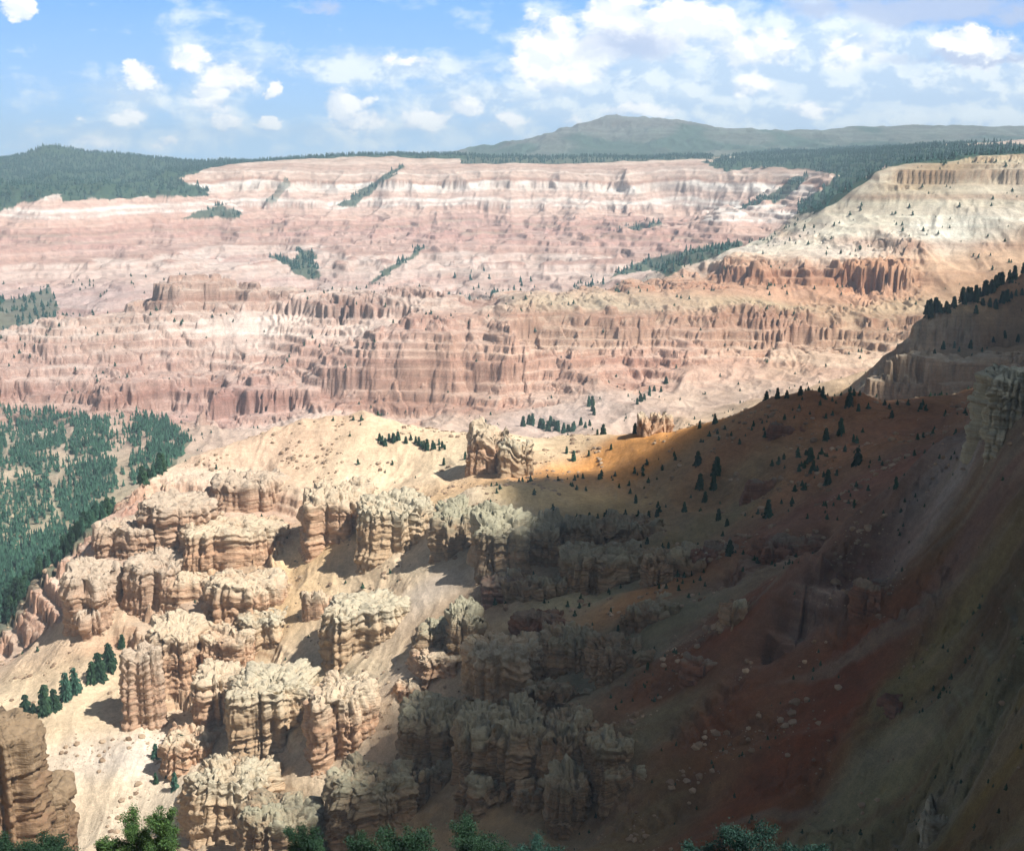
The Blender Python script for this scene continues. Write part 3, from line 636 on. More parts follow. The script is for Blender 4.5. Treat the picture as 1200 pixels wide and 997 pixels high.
def outcrop(label, u0, u1, vt, vb, y0, y1, depth, mat, tilt=0.0, turn=0.0, knob=.30, seed=0, cat='rock outcrop', name='rock_outcrop', power=3.2, taper=.12, group=None, sink=1.0):
    um = (u0 + u1) / 2
    gx, gy, gz = ground_at(um, vb, y0, y1)
    root = sink
    depth = depth * (1 + .5 * root)
    aT, tT = ray(um, vt + .30 * root * (vb - vt))
    Lx = (u1 - u0 + 9) / F * gy / .94 / 2; Dy = depth / 2
    cy = gy + Dy * .92; cx = ray(um, (vt + vb) / 2)[0] * cy
    zt = tT * (gy + 3); zb = min(gz, ground_z(cx - Lx, gy), ground_z(cx + Lx, gy)) - 9
    zb = max(zb, gz - 26)
    rise = ((ray(um, vt)[1] * (gy + depth * .9)) - zt) / (depth * .9) * root
    per = 2 * math.pi * math.sqrt((Lx * Lx + Dy * Dy) / 2)
    step = max(.55, gy * .0011)
    n = int(min(420, per / step)); H = zt - zb; nw = int(min(110, H / (step * .95))); ntp = int(min(60, max(12, min(Lx, Dy) / step)))
    th = np.linspace(0, 2 * np.pi, n, endpoint=False)
    def sq(t): return np.sign(t) * np.abs(t) ** (2 / power)
    ox = sq(np.cos(th)); oy = sq(np.sin(th))
    # rings: centre of the top -> rim -> down the wall
    sr = np.concatenate([np.linspace(0.02, 1, ntp) ** .85, np.ones(nw)])
    hz = np.concatenate([np.ones(ntp), np.linspace(1, 0, nw + 1)[1:]])
    S, TH = np.meshgrid(sr, th, indexing='ij'); crev = 0; HH = np.repeat(hz[:, None], n, 1)
    x = ox[None] * S * Lx; y = oy[None] * S * Dy
    wx0 = x + cx; wy0 = y + cy; z = zb + H * HH
    istop = np.arange(len(sr))[:, None] < ntp
    sd_ = seed * 7 + 11
    # joints: vertical crevices that run from the top down the wall
    wob = .5 * noise2(wx0 / 7, wy0 / 7, 421)
    j1 = np.abs(noise2(wx0 / 12 + sd_ + .25 * wob, wy0 / 12, 401)); j2 = np.abs(noise2(wx0 / 4.6, wy0 / 4.6 + sd_, 402))
    ce, ch1, ch2 = cells(wx0 / 8.5 + sd_, wy0 / 8.5, 430); de, dh1, dh2 = cells(wx0 / 3.4 + .2 * wob, wy0 / 3.4 + sd_ + np.floor(z / 7.0) * .37, 431)
    hold = noise3(wx0 / 9, wy0 / 9, z / 7, 420 + seed)
    crev = 1.0 * sstep(.13, .0, j1) * sstep(-.75, .1, hold) + .42 * sstep(.16, .0, j2) * sstep(-.1, .45, hold)
    lump = noise2(wx0 / 20, wy0 / 20 + sd_, 404)
    lump2 = noise2(wx0 / 8.5 - sd_, wy0 / 8.5, 423)
    # beds: each sticks out by its own amount, with a sharp step between one and the next
    def beds(zz, th_, sd2):
        q = zz / th_; q = q + .42 * noise1(q * .31, sd2 + 1); i0 = np.floor(q); f = q - i0; f = sstep(.80, 1.0, f)
        h0 = _hash(i0.astype(np.int64), (i0 * 0).astype(np.int64), 0, sd2) / 32767.5 - 1; h1 = _hash(i0.astype(np.int64) + 1, (i0 * 0).astype(np.int64), 0, sd2) / 32767.5 - 1
        return h0 + (h1 - h0) * f
    warp = z + 1.6 * noise2(wx0 / 30, wy0 / 30, 405) - tilt * x + .35 * noise2(wx0 / 5, wy0 / 5, 422)
    led = beds(warp, 4.6, 406 + seed) * .75 + beds(warp, 1.9, 408 + seed) * .55 + beds(warp, .95, 409) * .22
    led = led * (.75 + .35 * hold)
    n3 = noise3(wx0 / 4.5, wy0 / 4.5, z / 3.6, 410 + seed) * .65 + noise3(wx0 / 1.6, wy0 / 1.6, z / 1.3, 411) * .4
    crev = np.maximum(crev, np.maximum(sstep(.10, 0, ce), .45 * sstep(.13, 0, de)))
    push = (1.5 * ch1 + .8 * dh1 + 1.75 * led + .9 * n3 - 3.3 * crev * sstep(-.2, .35, HH) + 4.6 * lump + 3.2 * lump2 + 1.4 * hold)
    rr = np.sqrt((ox[None] / Lx) ** 2 + (oy[None] / Dy) ** 2); nx = ox[None] / Lx / rr; ny = oy[None] / Dy / rr
    scale = min(1.0, min(Lx, Dy) / 11)
    k = np.clip((S - .35) / .65, 0, 1) ** 1.5 * scale
    tp = 1 + taper * (1 - HH) - .02
    X = x * tp + nx * push * k; Y = y * tp + ny * push * k
    # broken top: knobs and notches, rounding over at the rim
    kn = noise2(wx0 / 6.5, wy0 / 6.5 + sd_, 412) * .6 + noise2(wx0 / 2.6, wy0 / 2.6, 413) * .35
    top = (.7 + .3 * (1 - root)) * knob * min(H, 26) * (-.5 * crev - .22 + .22 * kn + .34 * lump + .36 * ch2 + .20 * dh2) * 1.0
    rim = -np.clip((S - .8) / .2, 0, 1) ** 2 * 1.4
    zz = z + np.where(istop, top + rim, 0)
    # the wall hangs from the lowered rim
    edge = (top + rim)[ntp - 1][None]
    zz = np.where(istop, zz, zb + (H + edge) * HH)
    zz = zz + tilt * X + rise * (Y + Dy) * np.clip(HH * 1.2, 0, 1)
    if turn:
        c_, s_ = math.cos(turn), math.sin(turn); X, Y = X * c_ - Y * s_, X * s_ + Y * c_
    V = np.stack([X, Y, zz - zb], -1).reshape(-1, 3)
    m = len(sr); i = (np.arange(m - 1)[:, None] * n + np.arange(n)[None]); j = (np.arange(m - 1)[:, None] * n + (np.arange(n)[None] + 1) % n)
    Q = np.stack([i, i + n, j + n, j], -1).reshape(-1, 4)
    Q = np.concatenate([Q, np.stack([np.arange(n // 2 - 1), np.arange(1, n // 2), n - 2 - np.arange(n // 2 - 1), n - 1 - np.arange(n // 2 - 1)], -1)[:, ::1]]) if n % 2 == 0 else Q
    me = mesh_from(name, V, Q, RM[mat])
    at_ = me.attributes.new('height', 'FLOAT', 'POINT'); at_.data.foreach_set('value', ((zz - gz) / max(1, zt - gz)).astype(np.float32).reshape(-1))
    o = put(name, me, (cx, cy, zb)); tag(o, label, cat, group)
    return o
OC = [
 # sunlit, left of centre
 ('low tan bench crag joining the rose cliff and the stepped outcrop',196,262,664,706,700,920,24,'tan',0,0,.25),
 ('small stepped crag at the sand edge under the stepped tan outcrop',286,336,708,756,660,860,22,'cream',0,0,.3),
 ('crumbling rose bluff along the forest rim above the rounded buttress',120,182,604,652,760,1000,26,'rose',0,0,.3),
 ('thin bedded bluff left of the low rose ledge on the pale shoulder',196,262,598,640,780,960,24,'tan',0,.1,.25),
 ('crumbly crag filling the gap under the grey topped outcrop',196,250,846,900,520,700,22,'tan',0,0,.4),
 ('tan cliff block at the left end of the outcrop above the pale sand slope', 358,428,560,634,700,950,26,'tan',0,0,.35),
 ('broad cream outcrop with dark crevices at the head of the sunlit sand slope', 424,506,572,650,690,950,30,'cream',0,.1,.35),
 ('isolated dark flanked hoodoo cluster on the cream ridge above the shaded cliffs', 556,594,503,556,780,1000,20,'tan',0,0,.4),
 ('pale ribbed hoodoo leaning against the dark flanked cluster on the cream ridge', 590,622,516,560,780,1000,18,'cream',-.1,0,.45),
 ('wide cream block of thin beds between the sand slope and the pale chute', 380,474,692,764,600,800,24,'cream',.05,.1,.2),
 ('little brown rock tooth standing alone on the sunlit sand slope', 356,384,694,726,640,820,10,'tan',0,0,.3),
 ('large cream fin with vertical ribs beside the round shadow on the sand', 272,366,776,876,560,760,30,'cream',.05,.15,.22),
 ('leaning layered fin with dark left edge just right of the large cream fin', 368,434,784,890,550,740,26,'tan',.16,-.1,.25),
 ('narrow layered buttress with a shaded left side, left of the large cream fin', 232,274,768,852,580,780,20,'tan',0,0,.3),
 ('layered rose cliff at the upper edge of the ledgy sunlit slope', 215,330,602,664,740,1000,34,'tan',0,.15,.2),
 ('rounded rose buttress at the left rim of the ledgy slope, above the trees', 160,222,640,716,700,960,30,'rose',0,0,.25),
 ('stepped tan outcrop in the middle of the ledgy slope beside the sand', 246,330,664,734,690,900,30,'tan',0,0,.25),
 ('tan rock tower low on the left ledgy slope above the small cave shadow', 182,236,716,808,640,840,26,'tan',0,0,.25),
 ('slim rose pillar at the foot of the ledgy slope near the pale talus', 150,186,762,852,600,800,18,'rose',0,0,.3),
 ('blocky tan outcrop wedged above the narrow layered buttress', 240,300,726,782,640,840,24,'tan',0,0,.3),
 ('dark red cliff stub hanging over the valley forest', 82,134,650,742,720,900,26,'rose',0,0,.25),
 ('small red crag on the edge of the valley forest below the cliff stub', 92,126,700,748,700,880,16,'rose',0,0,.3),
 ('low rose ledge with a dark hollow on the pale shoulder', 170,246,575,632,800,1000,24,'rose',0,0,.2),
 ('broken rose crag at the top of the pale shoulder', 255,330,548,600,820,1020,24,'rose',0,0,.3),
 ('grey topped layered outcrop at the bottom beside the slim trees', 226,326,880,985,470,680,32,'cream',0,0,.35),
 ('grey green block with vertical cracks at the bottom edge', 286,374,926,1020,430,600,28,'grey',0,.1,.35),
 ('dark layered block at the bottom beside the foot of the pale chute', 388,490,884,990,430,600,30,'grey',0,0,.3),
 # brown pillar, lower left corner, its shade put into the rock colour
 ('banded brown pillar in the bottom left corner', -46,38,862,1030,270,380,22,'brown',0,0,.15),
 ('grey rounded pillar shoulder leaning on the banded brown pillar', 34,84,922,1030,280,400,18,'brown',-.1,0,.1),
 # in the shade, centre
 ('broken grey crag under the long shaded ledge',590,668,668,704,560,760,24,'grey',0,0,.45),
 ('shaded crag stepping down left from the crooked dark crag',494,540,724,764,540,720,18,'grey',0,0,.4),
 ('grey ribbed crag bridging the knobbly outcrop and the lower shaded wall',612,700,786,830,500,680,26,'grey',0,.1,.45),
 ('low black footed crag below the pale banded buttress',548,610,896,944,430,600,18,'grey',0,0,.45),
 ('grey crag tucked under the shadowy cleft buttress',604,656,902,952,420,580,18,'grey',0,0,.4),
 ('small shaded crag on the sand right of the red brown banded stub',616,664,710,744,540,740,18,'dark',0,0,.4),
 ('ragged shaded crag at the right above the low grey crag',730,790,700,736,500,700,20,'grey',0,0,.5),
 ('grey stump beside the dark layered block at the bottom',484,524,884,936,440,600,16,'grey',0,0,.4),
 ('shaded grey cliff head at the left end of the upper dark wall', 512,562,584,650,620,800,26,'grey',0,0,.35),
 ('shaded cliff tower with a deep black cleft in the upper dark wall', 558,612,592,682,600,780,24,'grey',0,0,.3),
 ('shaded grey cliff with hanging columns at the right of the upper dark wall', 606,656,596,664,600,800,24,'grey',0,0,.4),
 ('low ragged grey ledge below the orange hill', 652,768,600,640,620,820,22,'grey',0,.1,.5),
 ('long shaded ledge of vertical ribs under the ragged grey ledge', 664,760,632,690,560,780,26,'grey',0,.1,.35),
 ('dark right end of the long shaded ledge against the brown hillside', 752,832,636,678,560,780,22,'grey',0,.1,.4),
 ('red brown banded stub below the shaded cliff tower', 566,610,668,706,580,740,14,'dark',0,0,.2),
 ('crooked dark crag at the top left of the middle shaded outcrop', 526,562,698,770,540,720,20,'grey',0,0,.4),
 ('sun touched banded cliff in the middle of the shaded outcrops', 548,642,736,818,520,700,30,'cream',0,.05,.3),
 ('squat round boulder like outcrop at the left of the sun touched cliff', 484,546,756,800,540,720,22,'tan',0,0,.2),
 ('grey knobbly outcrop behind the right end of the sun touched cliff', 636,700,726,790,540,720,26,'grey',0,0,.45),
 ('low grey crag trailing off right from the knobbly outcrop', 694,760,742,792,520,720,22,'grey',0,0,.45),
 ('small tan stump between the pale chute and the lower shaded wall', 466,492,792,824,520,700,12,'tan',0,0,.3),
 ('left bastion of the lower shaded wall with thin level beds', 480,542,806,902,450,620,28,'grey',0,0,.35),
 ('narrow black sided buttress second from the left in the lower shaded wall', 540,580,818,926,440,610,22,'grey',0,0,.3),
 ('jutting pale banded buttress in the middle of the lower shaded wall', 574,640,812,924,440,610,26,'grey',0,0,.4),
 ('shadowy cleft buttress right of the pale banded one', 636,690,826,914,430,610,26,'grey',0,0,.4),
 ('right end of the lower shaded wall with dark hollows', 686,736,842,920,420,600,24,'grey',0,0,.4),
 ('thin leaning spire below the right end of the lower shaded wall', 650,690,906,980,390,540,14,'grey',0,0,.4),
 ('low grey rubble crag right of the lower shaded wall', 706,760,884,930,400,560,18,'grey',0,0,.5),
 # dark hill and near slope
 ('low dark ledge across the middle of the near slope',1036,1098,806,822,330,460,9,'dark',-.2,.3,.5),
 ('short red ledge high on the near slope under the grey scree',1010,1068,684,700,400,520,10,'dark',-.1,.2,.5),
 ('small broken ledge in the red ground right of the shaded wall',806,858,770,786,420,540,10,'dark',-.1,.3,.5),
 ('low pale green ledge near the bottom right corner',1080,1150,930,948,250,400,8,'pale',-.2,.2,.5),
 ('little grey ledge at the head of the red gully',850,900,700,716,440,620,10,'grey',0,.2,.5),
 ('low dark ledges on the face of the dark hill left of the solitary pine',812,872,640,652,560,740,10,'dark',0,.1,.5),
 ('thin dark ledge on the upper face of the dark hill',880,940,560,570,600,780,8,'dark',0,.1,.5),
 ('flat dark ledge under the summit of the dark hill',905,985,494,502,680,800,8,'dark',0,0,.5),
 ('dark red ledges on the flank of the dark hill', 884,976,624,664,560,720,22,'dark',0,.2,.4),
 ('pale green blocky knob on the skyline at the right edge', 1160,1270,438,480,425,560,30,'pale',0,0,.15),
 ('small brown tor on the sunlit crest left of the dark hill', 756,784,484,508,760,950,12,'tan',0,0,.5),
]
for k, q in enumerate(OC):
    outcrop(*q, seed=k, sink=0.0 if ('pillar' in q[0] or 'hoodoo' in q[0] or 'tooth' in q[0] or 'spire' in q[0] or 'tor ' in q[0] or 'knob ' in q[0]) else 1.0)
print('outcrops', time.time() - T0)

# ------------------------------------------------------------------ trees
def leaf_mat(name, dark, light):
    m, nt, b = new_mat(name, .8)
    oi = nt.nodes.new('ShaderNodeObjectInfo'); g = nt.nodes.new('ShaderNodeNewGeometry')
    n = noisen(nt, g.outputs['Position'], .9, 3, .6)
    n2 = noisen(nt, g.outputs['Position'], .04, 2, .6)
    f = mathn(nt, 'ADD', mathn(nt, 'MULTIPLY', n, .7), mathn(nt, 'ADD', mathn(nt, 'MULTIPLY', g.outputs['Random Per Island'], .35), mathn(nt, 'MULTIPLY', n2, .4)))
    c = mixc(nt, maprange(nt, f, .45, 1.05, 0, 1), dark, light)
    nt.links.new(c, b.inputs['Base Color']); return m
NEEDLE = leaf_mat('conifer_needles', (.016, .045, .026), (.05, .105, .05))
BLUE = leaf_mat('blue_green_needles', (.02, .06, .042), (.06, .145, .09))
BUSH = leaf_mat('shade_dark_bush_leaves', (.012, .035, .022), (.032, .07, .035))  # leaf colour darkened so bushes look shaded where sun still reaches
TEAL = leaf_mat('shade_dark_teal_leaves', (.012, .038, .032), (.03, .075, .055))  # same painted shade in a bluer leaf
BRIGHT = leaf_mat('bright_bush_leaves', (.035, .08, .03), (.10, .18, .05))
BARK, _nt, _b = new_mat('grey_brown_bark'); _b.inputs['Base Color'].default_value = (.11, .085, .06, 1)
_n = noisen(_nt, None, 12.0, 3); _nt.links.new(mixc(_nt, _n, (.07, .05, .035), (.17, .14, .11)), _b.inputs['Base Color'])
rng = np.random.default_rng(4)
def trunk_mesh(h, r, mat=BARK):
    k = 7; V = []
    for i, t in enumerate(np.linspace(0, 1, 6)):
        for j in range(k):
            an = 2 * math.pi * j / k; rr = r * (1 - t * .92) * (1 + .12 * math.sin(j * 2.3 + i))
            V.append((rr * math.cos(an) + .03 * h * math.sin(t * 3) * .3, rr * math.sin(an), h * t))
    Q = [(i * k + j, i * k + (j + 1) % k, (i + 1) * k + (j + 1) % k, (i + 1) * k + j) for i in range(5) for j in range(k)]
    return mesh_from('trunk', V, np.array(Q), mat)
def conifer_crown(h, w, mat, seed, dens=1.0):
    """whorls of drooping boughs, each bough a few flat needle sprays"""
    r = np.random.default_rng(seed); V = []; Q = []
    nw = int(22 * dens)
    for i in range(nw):
        t = (i + r.uniform(-.3, .3)) / nw
        z = h * (.10 + .89 * t); rad = w * (1 - t) ** .8 * r.uniform(.75, 1.1) + .12
        nb = int(5 + 5 * (1 - t)); a0 = r.uniform(0, 6.3)
        for j in range(nb):
            if r.random() < .13: continue
            an = a0 + 6.283 * j / nb + r.uniform(-.3, .3); L_ = rad * r.uniform(.6, 1.15)
            dx, dy = math.cos(an), math.sin(an); px, py = -dy, dx
            wd = L_ * .34; dr = -L_ * r.uniform(.15, .5); up = r.uniform(.0, .15) * L_
            for (s0, s1, ww) in ((0.05, .6, .8), (.45, 1.0, 1.0)):
                b = len(V); tw = r.uniform(-.35, .35) * wd
                V += [(dx * L_ * s0 - px * wd * ww * .5, dy * L_ * s0 - py * wd * ww * .5, z + dr * s0 + up - tw),
                      (dx * L_ * s0 + px * wd * ww * .5, dy * L_ * s0 + py * wd * ww * .5, z + dr * s0 + up + tw),
                      (dx * L_ * s1 + px * wd * .28, dy * L_ * s1 + py * wd * .28, z + dr * s1 + tw),
                      (dx * L_ * s1 - px * wd * .28, dy * L_ * s1 - py * wd * .28, z + dr * s1 - tw - .1)]
                Q.append((b, b + 1, b + 2, b + 3))
                b = len(V)
                V += [(dx * L_ * s0, dy * L_ * s0, z + dr * s0 + up + wd * .1), (dx * L_ * s1, dy * L_ * s1, z + dr * s1 + wd * .05),
                      (dx * L_ * s1, dy * L_ * s1, z + dr * s1 - wd * .55), (dx * L_ * s0, dy * L_ * s0, z + dr * s0 - wd * .75)]
                Q.append((b, b + 1, b + 2, b + 3))
    return mesh_from('crown', V, np.array(Q), mat, False)
PROTO = []
for k in range(6):
    w = (.17, .21, .25, .15, .19, .28)[k]
    PROTO.append((trunk_mesh(.93, .016), conifer_crown(1.0, w, (NEEDLE, BLUE, NEEDLE, BLUE, NEEDLE, BUSH)[k], 50 + k)))
# the meshes above are one metre tall: each tree scales its copies
def pine(x, y, z, h, label, group, kind=None, wide=1.0):
    k = rng.integers(0, 6) if kind is None else kind
    r = bpy.data.objects.new('pine_tree', None); C.objects.link(r); r.location = (x, y, z - .03 * h); r.empty_display_size = .5
    r.rotation_euler = (rng.uniform(-.03, .03), rng.uniform(-.03, .03), rng.uniform(0, 6.28)); r.scale = (h * wide, h * wide, h)
    tag(r, label, 'tree', group)
    for nm, me in zip(('trunk', 'crown'), PROTO[k]):
        o = bpy.data.objects.new(nm, me); C.objects.link(o); o.parent = r
    return r
G1 = 'conifers standing about the canyon'
NT = 0
SINGLE = [  # column, row of the foot, pixels tall, nearest, farthest metres, label
 (52,838,44,560,800,'tall slim pine at the lower left end of the tree row on the talus'),
 (64,832,30,560,800,'short pine second from the lower end of the tree row on the talus'),
 (78,820,40,560,800,'dark pine third from the lower end of the tree row on the talus'),
 (88,812,36,560,800,'full pine in the middle of the tree row on the talus'),
 (30,838,30,560,800,'small pine ahead of the lower end of the talus tree row'),
 (40,842,22,560,800,'stubby pine at the foot of the tall slim talus pine'),
 (108,800,30,560,820,'pine just below the upper pair of the talus tree row'),
 (116,796,38,560,820,'straight pine of the upper pair in the talus tree row'),
 (128,784,36,560,820,'topmost pine of the talus tree row beside the rock'),
 (143,760,20,600,850,'lone small pine between the talus tree row and the rocks'),
 (200,905,36,500,700,'upper dark pine of the narrow column of trees by the grey topped outcrop'),
 (212,892,40,500,700,'tallest pine in the narrow column by the grey topped outcrop'),
 (205,925,26,500,700,'lowest pine in the narrow column by the grey topped outcrop'),
 (182,888,22,500,700,'thin bluish tree standing left of the narrow column of pines'),
 (183,918,16,500,700,'little round tree left of the foot of the narrow pine column'),
 (840,556,24,600,900,'darkest pine on the left shoulder of the dark hill'),
 (818,545,18,600,900,'small pine left of the darkest one on the dark hill shoulder'),
 (820,572,20,600,900,'narrow pine under the small one on the dark hill shoulder'),
 (836,574,20,600,900,'pine right below the darkest one on the dark hill shoulder'),
 (826,588,14,600,900,'low pine at the foot of the dark hill shoulder group'),
 (802,600,14,560,900,'bushy pine on the faint spur below the shoulder group'),
 (900,606,24,500,800,'solitary upright pine in the middle of the dark hill'),
 (855,650,20,450,760,'pine near the bottom of the dark hill above the ribbed ledge'),
 (842,610,16,500,800,'squat pine left of the solitary one in the middle of the dark hill'),
 (852,616,10,500,800,'shrub sized pine lying beside the squat one'),
 (950,540,18,560,760,'pine left of the three on the upper right of the dark hill'),
 (985,510,22,600,760,'pine highest on the right face of the dark hill'),
 (968,516,16,600,760,'small pine left of the highest one on the right face'),
 (953,551,14,560,760,'low pine beneath the left one on the right face'),
 (1005,544,22,560,760,'slender pine at the right of the dark hill face'),
 (970,568,20,540,760,'pine between the slender one and the solitary one'),
 (1000,518,10,600,760,'tiny pine above the slender one on the dark hill'),
 (1050,572,16,440,640,'small pine by the gully right of the dark hill'),
 (898,468,12,700,820,'first pine from the left on the dark hill skyline'),
 (911,467,14,700,820,'second pine from the left on the dark hill skyline'),
 (922,466,10,700,820,'tiny pine just left of the summit of the dark hill'),
 (938,463,12,700,820,'round topped pine on the summit of the dark hill'),
 (964,466,14,700,820,'broad bushy pine right of the summit'),
 (995,476,18,680,800,'black full pine standing out on the right skyline of the hill'),
 (1006,482,10,680,800,'small pine leaning on the black full one on the skyline'),
 (1045,490,10,660,800,'low pine farthest right on the dark hill skyline'),
 (838,497,14,740,840,'low wide pine on the left skyline of the dark hill'),
 (820,502,10,740,860,'little pine next to the wide one on the left skyline'),
 (707,500,14,800,960,'green pine leaning at the edge of the sunlit crest'),
 (744,508,14,780,920,'bright green pine left of the small brown tor'),
 (700,508,8,800,960,'shrub at the foot of the leaning crest pine'),
 (672,540,14,780,960,'dark pair like pine on the rim of the orange hill'),
 (664,532,10,780,960,'small pine on the rim of the orange hill'),
 (690,535,8,780,960,'faint little pine on the orange hill rim'),
 (716,528,8,780,960,'tiny pine on the crest of the orange hill'),
 (520,545,10,820,1000,'grey green pine on the cream slope left of the hoodoo cluster'),
 (545,538,10,820,1000,'tiny pine beside the hoodoo cluster'),
 (745,590,12,640,860,'small dark pine below the orange hill'),
 (770,605,10,600,860,'pine shrub below the orange hill near the ragged ledge'),
]
for u, v, px, y0, y1, lab in SINGLE:
    x, y, z = ground_at(u, v, y0, y1); pine(x, y, z, px / F * y, lab, G1, wide=.85); NT += 1
def cluster(label, group, uv, n, px, y0, y1, wide=.9):
    """n trees along a run of photograph points"""
    global NT
    for i in range(n):
        t = (i + rng.uniform(.1, .9)) / n * (len(uv) - 1); j = int(t); f = t - j
        u = uv[j][0] + (uv[min(j+1, len(uv)-1)][0] - uv[j][0]) * f; v = uv[j][1] + (uv[min(j+1, len(uv)-1)][1] - uv[j][1]) * f
        u += rng.uniform(-4, 4); v += rng.uniform(-4, 4)
        x, y, z = ground_at(u, v, y0, y1)
        if not seen(x, y, z + .6 * px / F * y): continue
        pine(x, y, z, px * rng.uniform(.6, 1.15) / F * y, label, group, wide=wide); NT += 1
cluster('small conifer in the green strip along the cream ridge', 'conifers of the strip on the cream ridge', [(440,520),(470,518),(500,524),(525,526)], 22, 11, 840, 1100)
cluster('conifer in the grove on pale ground under the middle cliffs', 'conifers of the grove under the middle cliffs', [(612,498),(640,500),(660,506),(690,500)], 24, 13, 1450, 1950)
cluster('conifer of the gully line slanting up from the crest', 'conifers in the slanting gully', [(742,475),(760,465),(778,452)], 8, 10, 1500, 1950)
cluster('conifer on the small stand between the grove and the talus spurs', 'conifers between the talus spurs', [(688,470),(695,478),(700,488)], 6, 12, 1500, 1950)
cluster('sunlit conifer on the ridge that climbs to the right edge', 'conifers on the ridge at the right edge', [(1084,376),(1105,366),(1130,356),(1155,344),(1175,334),(1200,322)], 34, 17, 1200, 1480)
cluster('dark conifer on the shaded slope below the right edge ridge', 'dark conifers below the right edge ridge', [(1140,370),(1170,360),(1198,350)], 12, 13, 1150, 1480)
cluster('small pine on the dark ledges at the right edge', 'pines along the dark ledges', [(1088,412),(1120,412),(1160,410),(1195,400)], 9, 10, 1050, 1350)
cluster('shrubby pine on the ragged grey ledges in shade', 'pines on the shaded ledges', [(680,608),(720,604),(760,640),(800,650),(826,660)], 9, 10, 560, 860)
cluster('stunted pine on the crags right of the shaded wall', 'pines on the crags beside the shaded wall', [(700,690),(740,770),(766,785)], 7, 12, 480, 760)
print('single trees', NT, time.time() - T0)

# valley forest: the nearest stand as trees of their own, the rest as one mass
def lite_tree():
    V = []; Q = []; k = 7
    for c, (z0, z1, r) in enumerate(((.08, .55, 1.0), (.34, .78, .72), (.6, 1.0, .45))):
        b = len(V); V.append((0, 0, z1))
        for j in range(k): V.append((r * (1 if j % 2 else .68) * math.cos(6.283 * j / k + c), r * (1 if j % 2 else .68) * math.sin(6.283 * j / k + c), z0 + (.05 if j % 2 else -.02)))
        for j in range(k): Q.append((b, b + 1 + j, b + 1 + (j + 1) % k))
    return np.array(V), np.array(Q)
LV, LQ = lite_tree()
DEEP = leaf_mat('haze_blue_needles', (.010, .045, .042), (.03, .095, .07))  # blue of the distant haze painted into the needle colour
def mass(name, X, Y, Z, h, w, mat, label, cat='forest'):
    n = len(X); an = rng.uniform(0, 6.28, n); c, s = np.cos(an)[:, None], np.sin(an)[:, None]
    jit = 1 + rng.uniform(-.22, .22, (n, len(LV)))
    vx = (LV[None, :, 0] * c - LV[None, :, 1] * s) * w[:, None] * jit + X[:, None]
    vy = (LV[None, :, 0] * s + LV[None, :, 1] * c) * w[:, None] * jit + Y[:, None]
    vz = LV[None, :, 2] * h[:, None] + Z[:, None]
    V = np.stack([vx, vy, vz], -1).reshape(-1, 3); Q = (LQ[None] + (np.arange(n) * len(LV))[:, None, None]).reshape(-1, 3)
    o = put(name, mesh_from(name, V, Q, mat, False)); tag(o, label, cat, None, 'stuff')
def scatter(n, a0, a1, y0, y1):
    """even over the ground"""
    Y = np.sqrt(rng.uniform(y0 ** 2, y1 ** 2, n)); A = rng.uniform(a0, a1, n); X = A * Y
    Z = ground_many(X, Y); return X, Y, Z
X, Y, Z = scatter(26000, -.56, -.18, 880, 1990)
m = forest_mask(X, Y, Z); dn = noise2(X / 60, Y / 60, 91) * .5 + noise2(X / 22, Y / 22, 92) * .35
keep = (rng.random(len(X)) < m * np.clip(.55 + 1.0 * dn + sstep(1500, 1000, Y) * .25, .05, 1)); X, Y, Z = X[keep], Y[keep], Z[keep]
vis = (X / Y > -.415) & seen(X, Y, Z + 5) & (Z / Y > -.42)
order = np.argsort(np.where(vis, Y, 1e9)); nn = min(int(vis.sum()), 292 - NT)
for i in order[:nn]:
    pine(X[i], Y[i], Z[i], rng.uniform(8, 15), 'blue green conifer on the near edge of the valley forest', 'conifers on the near edge of the valley forest', wide=.95)
rest = np.ones(len(X), bool); rest[order[:nn]] = False
X, Y, Z = X[rest], Y[rest], Z[rest]; h = rng.uniform(6, 15, len(X))
mass('forest', X, Y, Z, h, h * rng.uniform(.17, .27, len(X)), BLUE, 'open blue green conifer forest covering the valley floor at left')
print('valley forest', len(X))
X, Y, Z = scatter(90000, -.56, .56, 2300, 6600)
m = forest_mask(X, Y, Z); keep = rng.random(len(X)) < m * .62; X, Y, Z = X[keep], Y[keep], Z[keep]; h = rng.uniform(9, 19, len(X))
for nm, k, lab in (('forest', Y > 3900, 'dark green conifer forest on the far plateau and mountain flank'), ('forest', Y <= 3900, 'dark conifer forest filling the gullies and rim of the right promontory')):
    mass(nm, X[k], Y[k], Z[k], h[k], h[k] * rng.uniform(.22, .34, k.sum()), DEEP, lab)
print('far forest', len(X))
# sparse dots of brush on the ledges
X, Y, Z = scatter(90000, -.5, .5, 560, 3000)
rg_ = bil(fg[3], np.clip(X / Y, -.5, .5), np.log(Y)); keep = (rng.random(len(X)) < .10 * np.clip(noise2(X / 70, Y / 70, 95) + .15, 0, 1) * sstep(.1, .3, rg_)) ; X, Y, Z = X[keep], Y[keep], Z[keep]
X2, Y2, Z2 = scatter(16000, -.02, .45, 285, 800)
k = rng.random(len(X2)) < .15 * np.clip(noise2(X2 / 35, Y2 / 35, 98) * 1.6 + .12, 0, 1) + .3 * (X2 / Y2 > .33) * (Y2 < 420) * (noise2(X2 / 20, Y2 / 20, 99) > .05); X, Y, Z = np.concatenate([X, X2[k]]), np.concatenate([Y, Y2[k]]), np.concatenate([Z, Z2[k]])
h = rng.uniform(1.5, 5, len(X)) * (1 + sstep(1500, 2500, Y)) * (1 - .55 * sstep(700, 450, Y)); mass('undergrowth', X, Y, Z, h, h * .4, BUSH, 'scattered low brush dotting the ledges and slopes', 'brush')
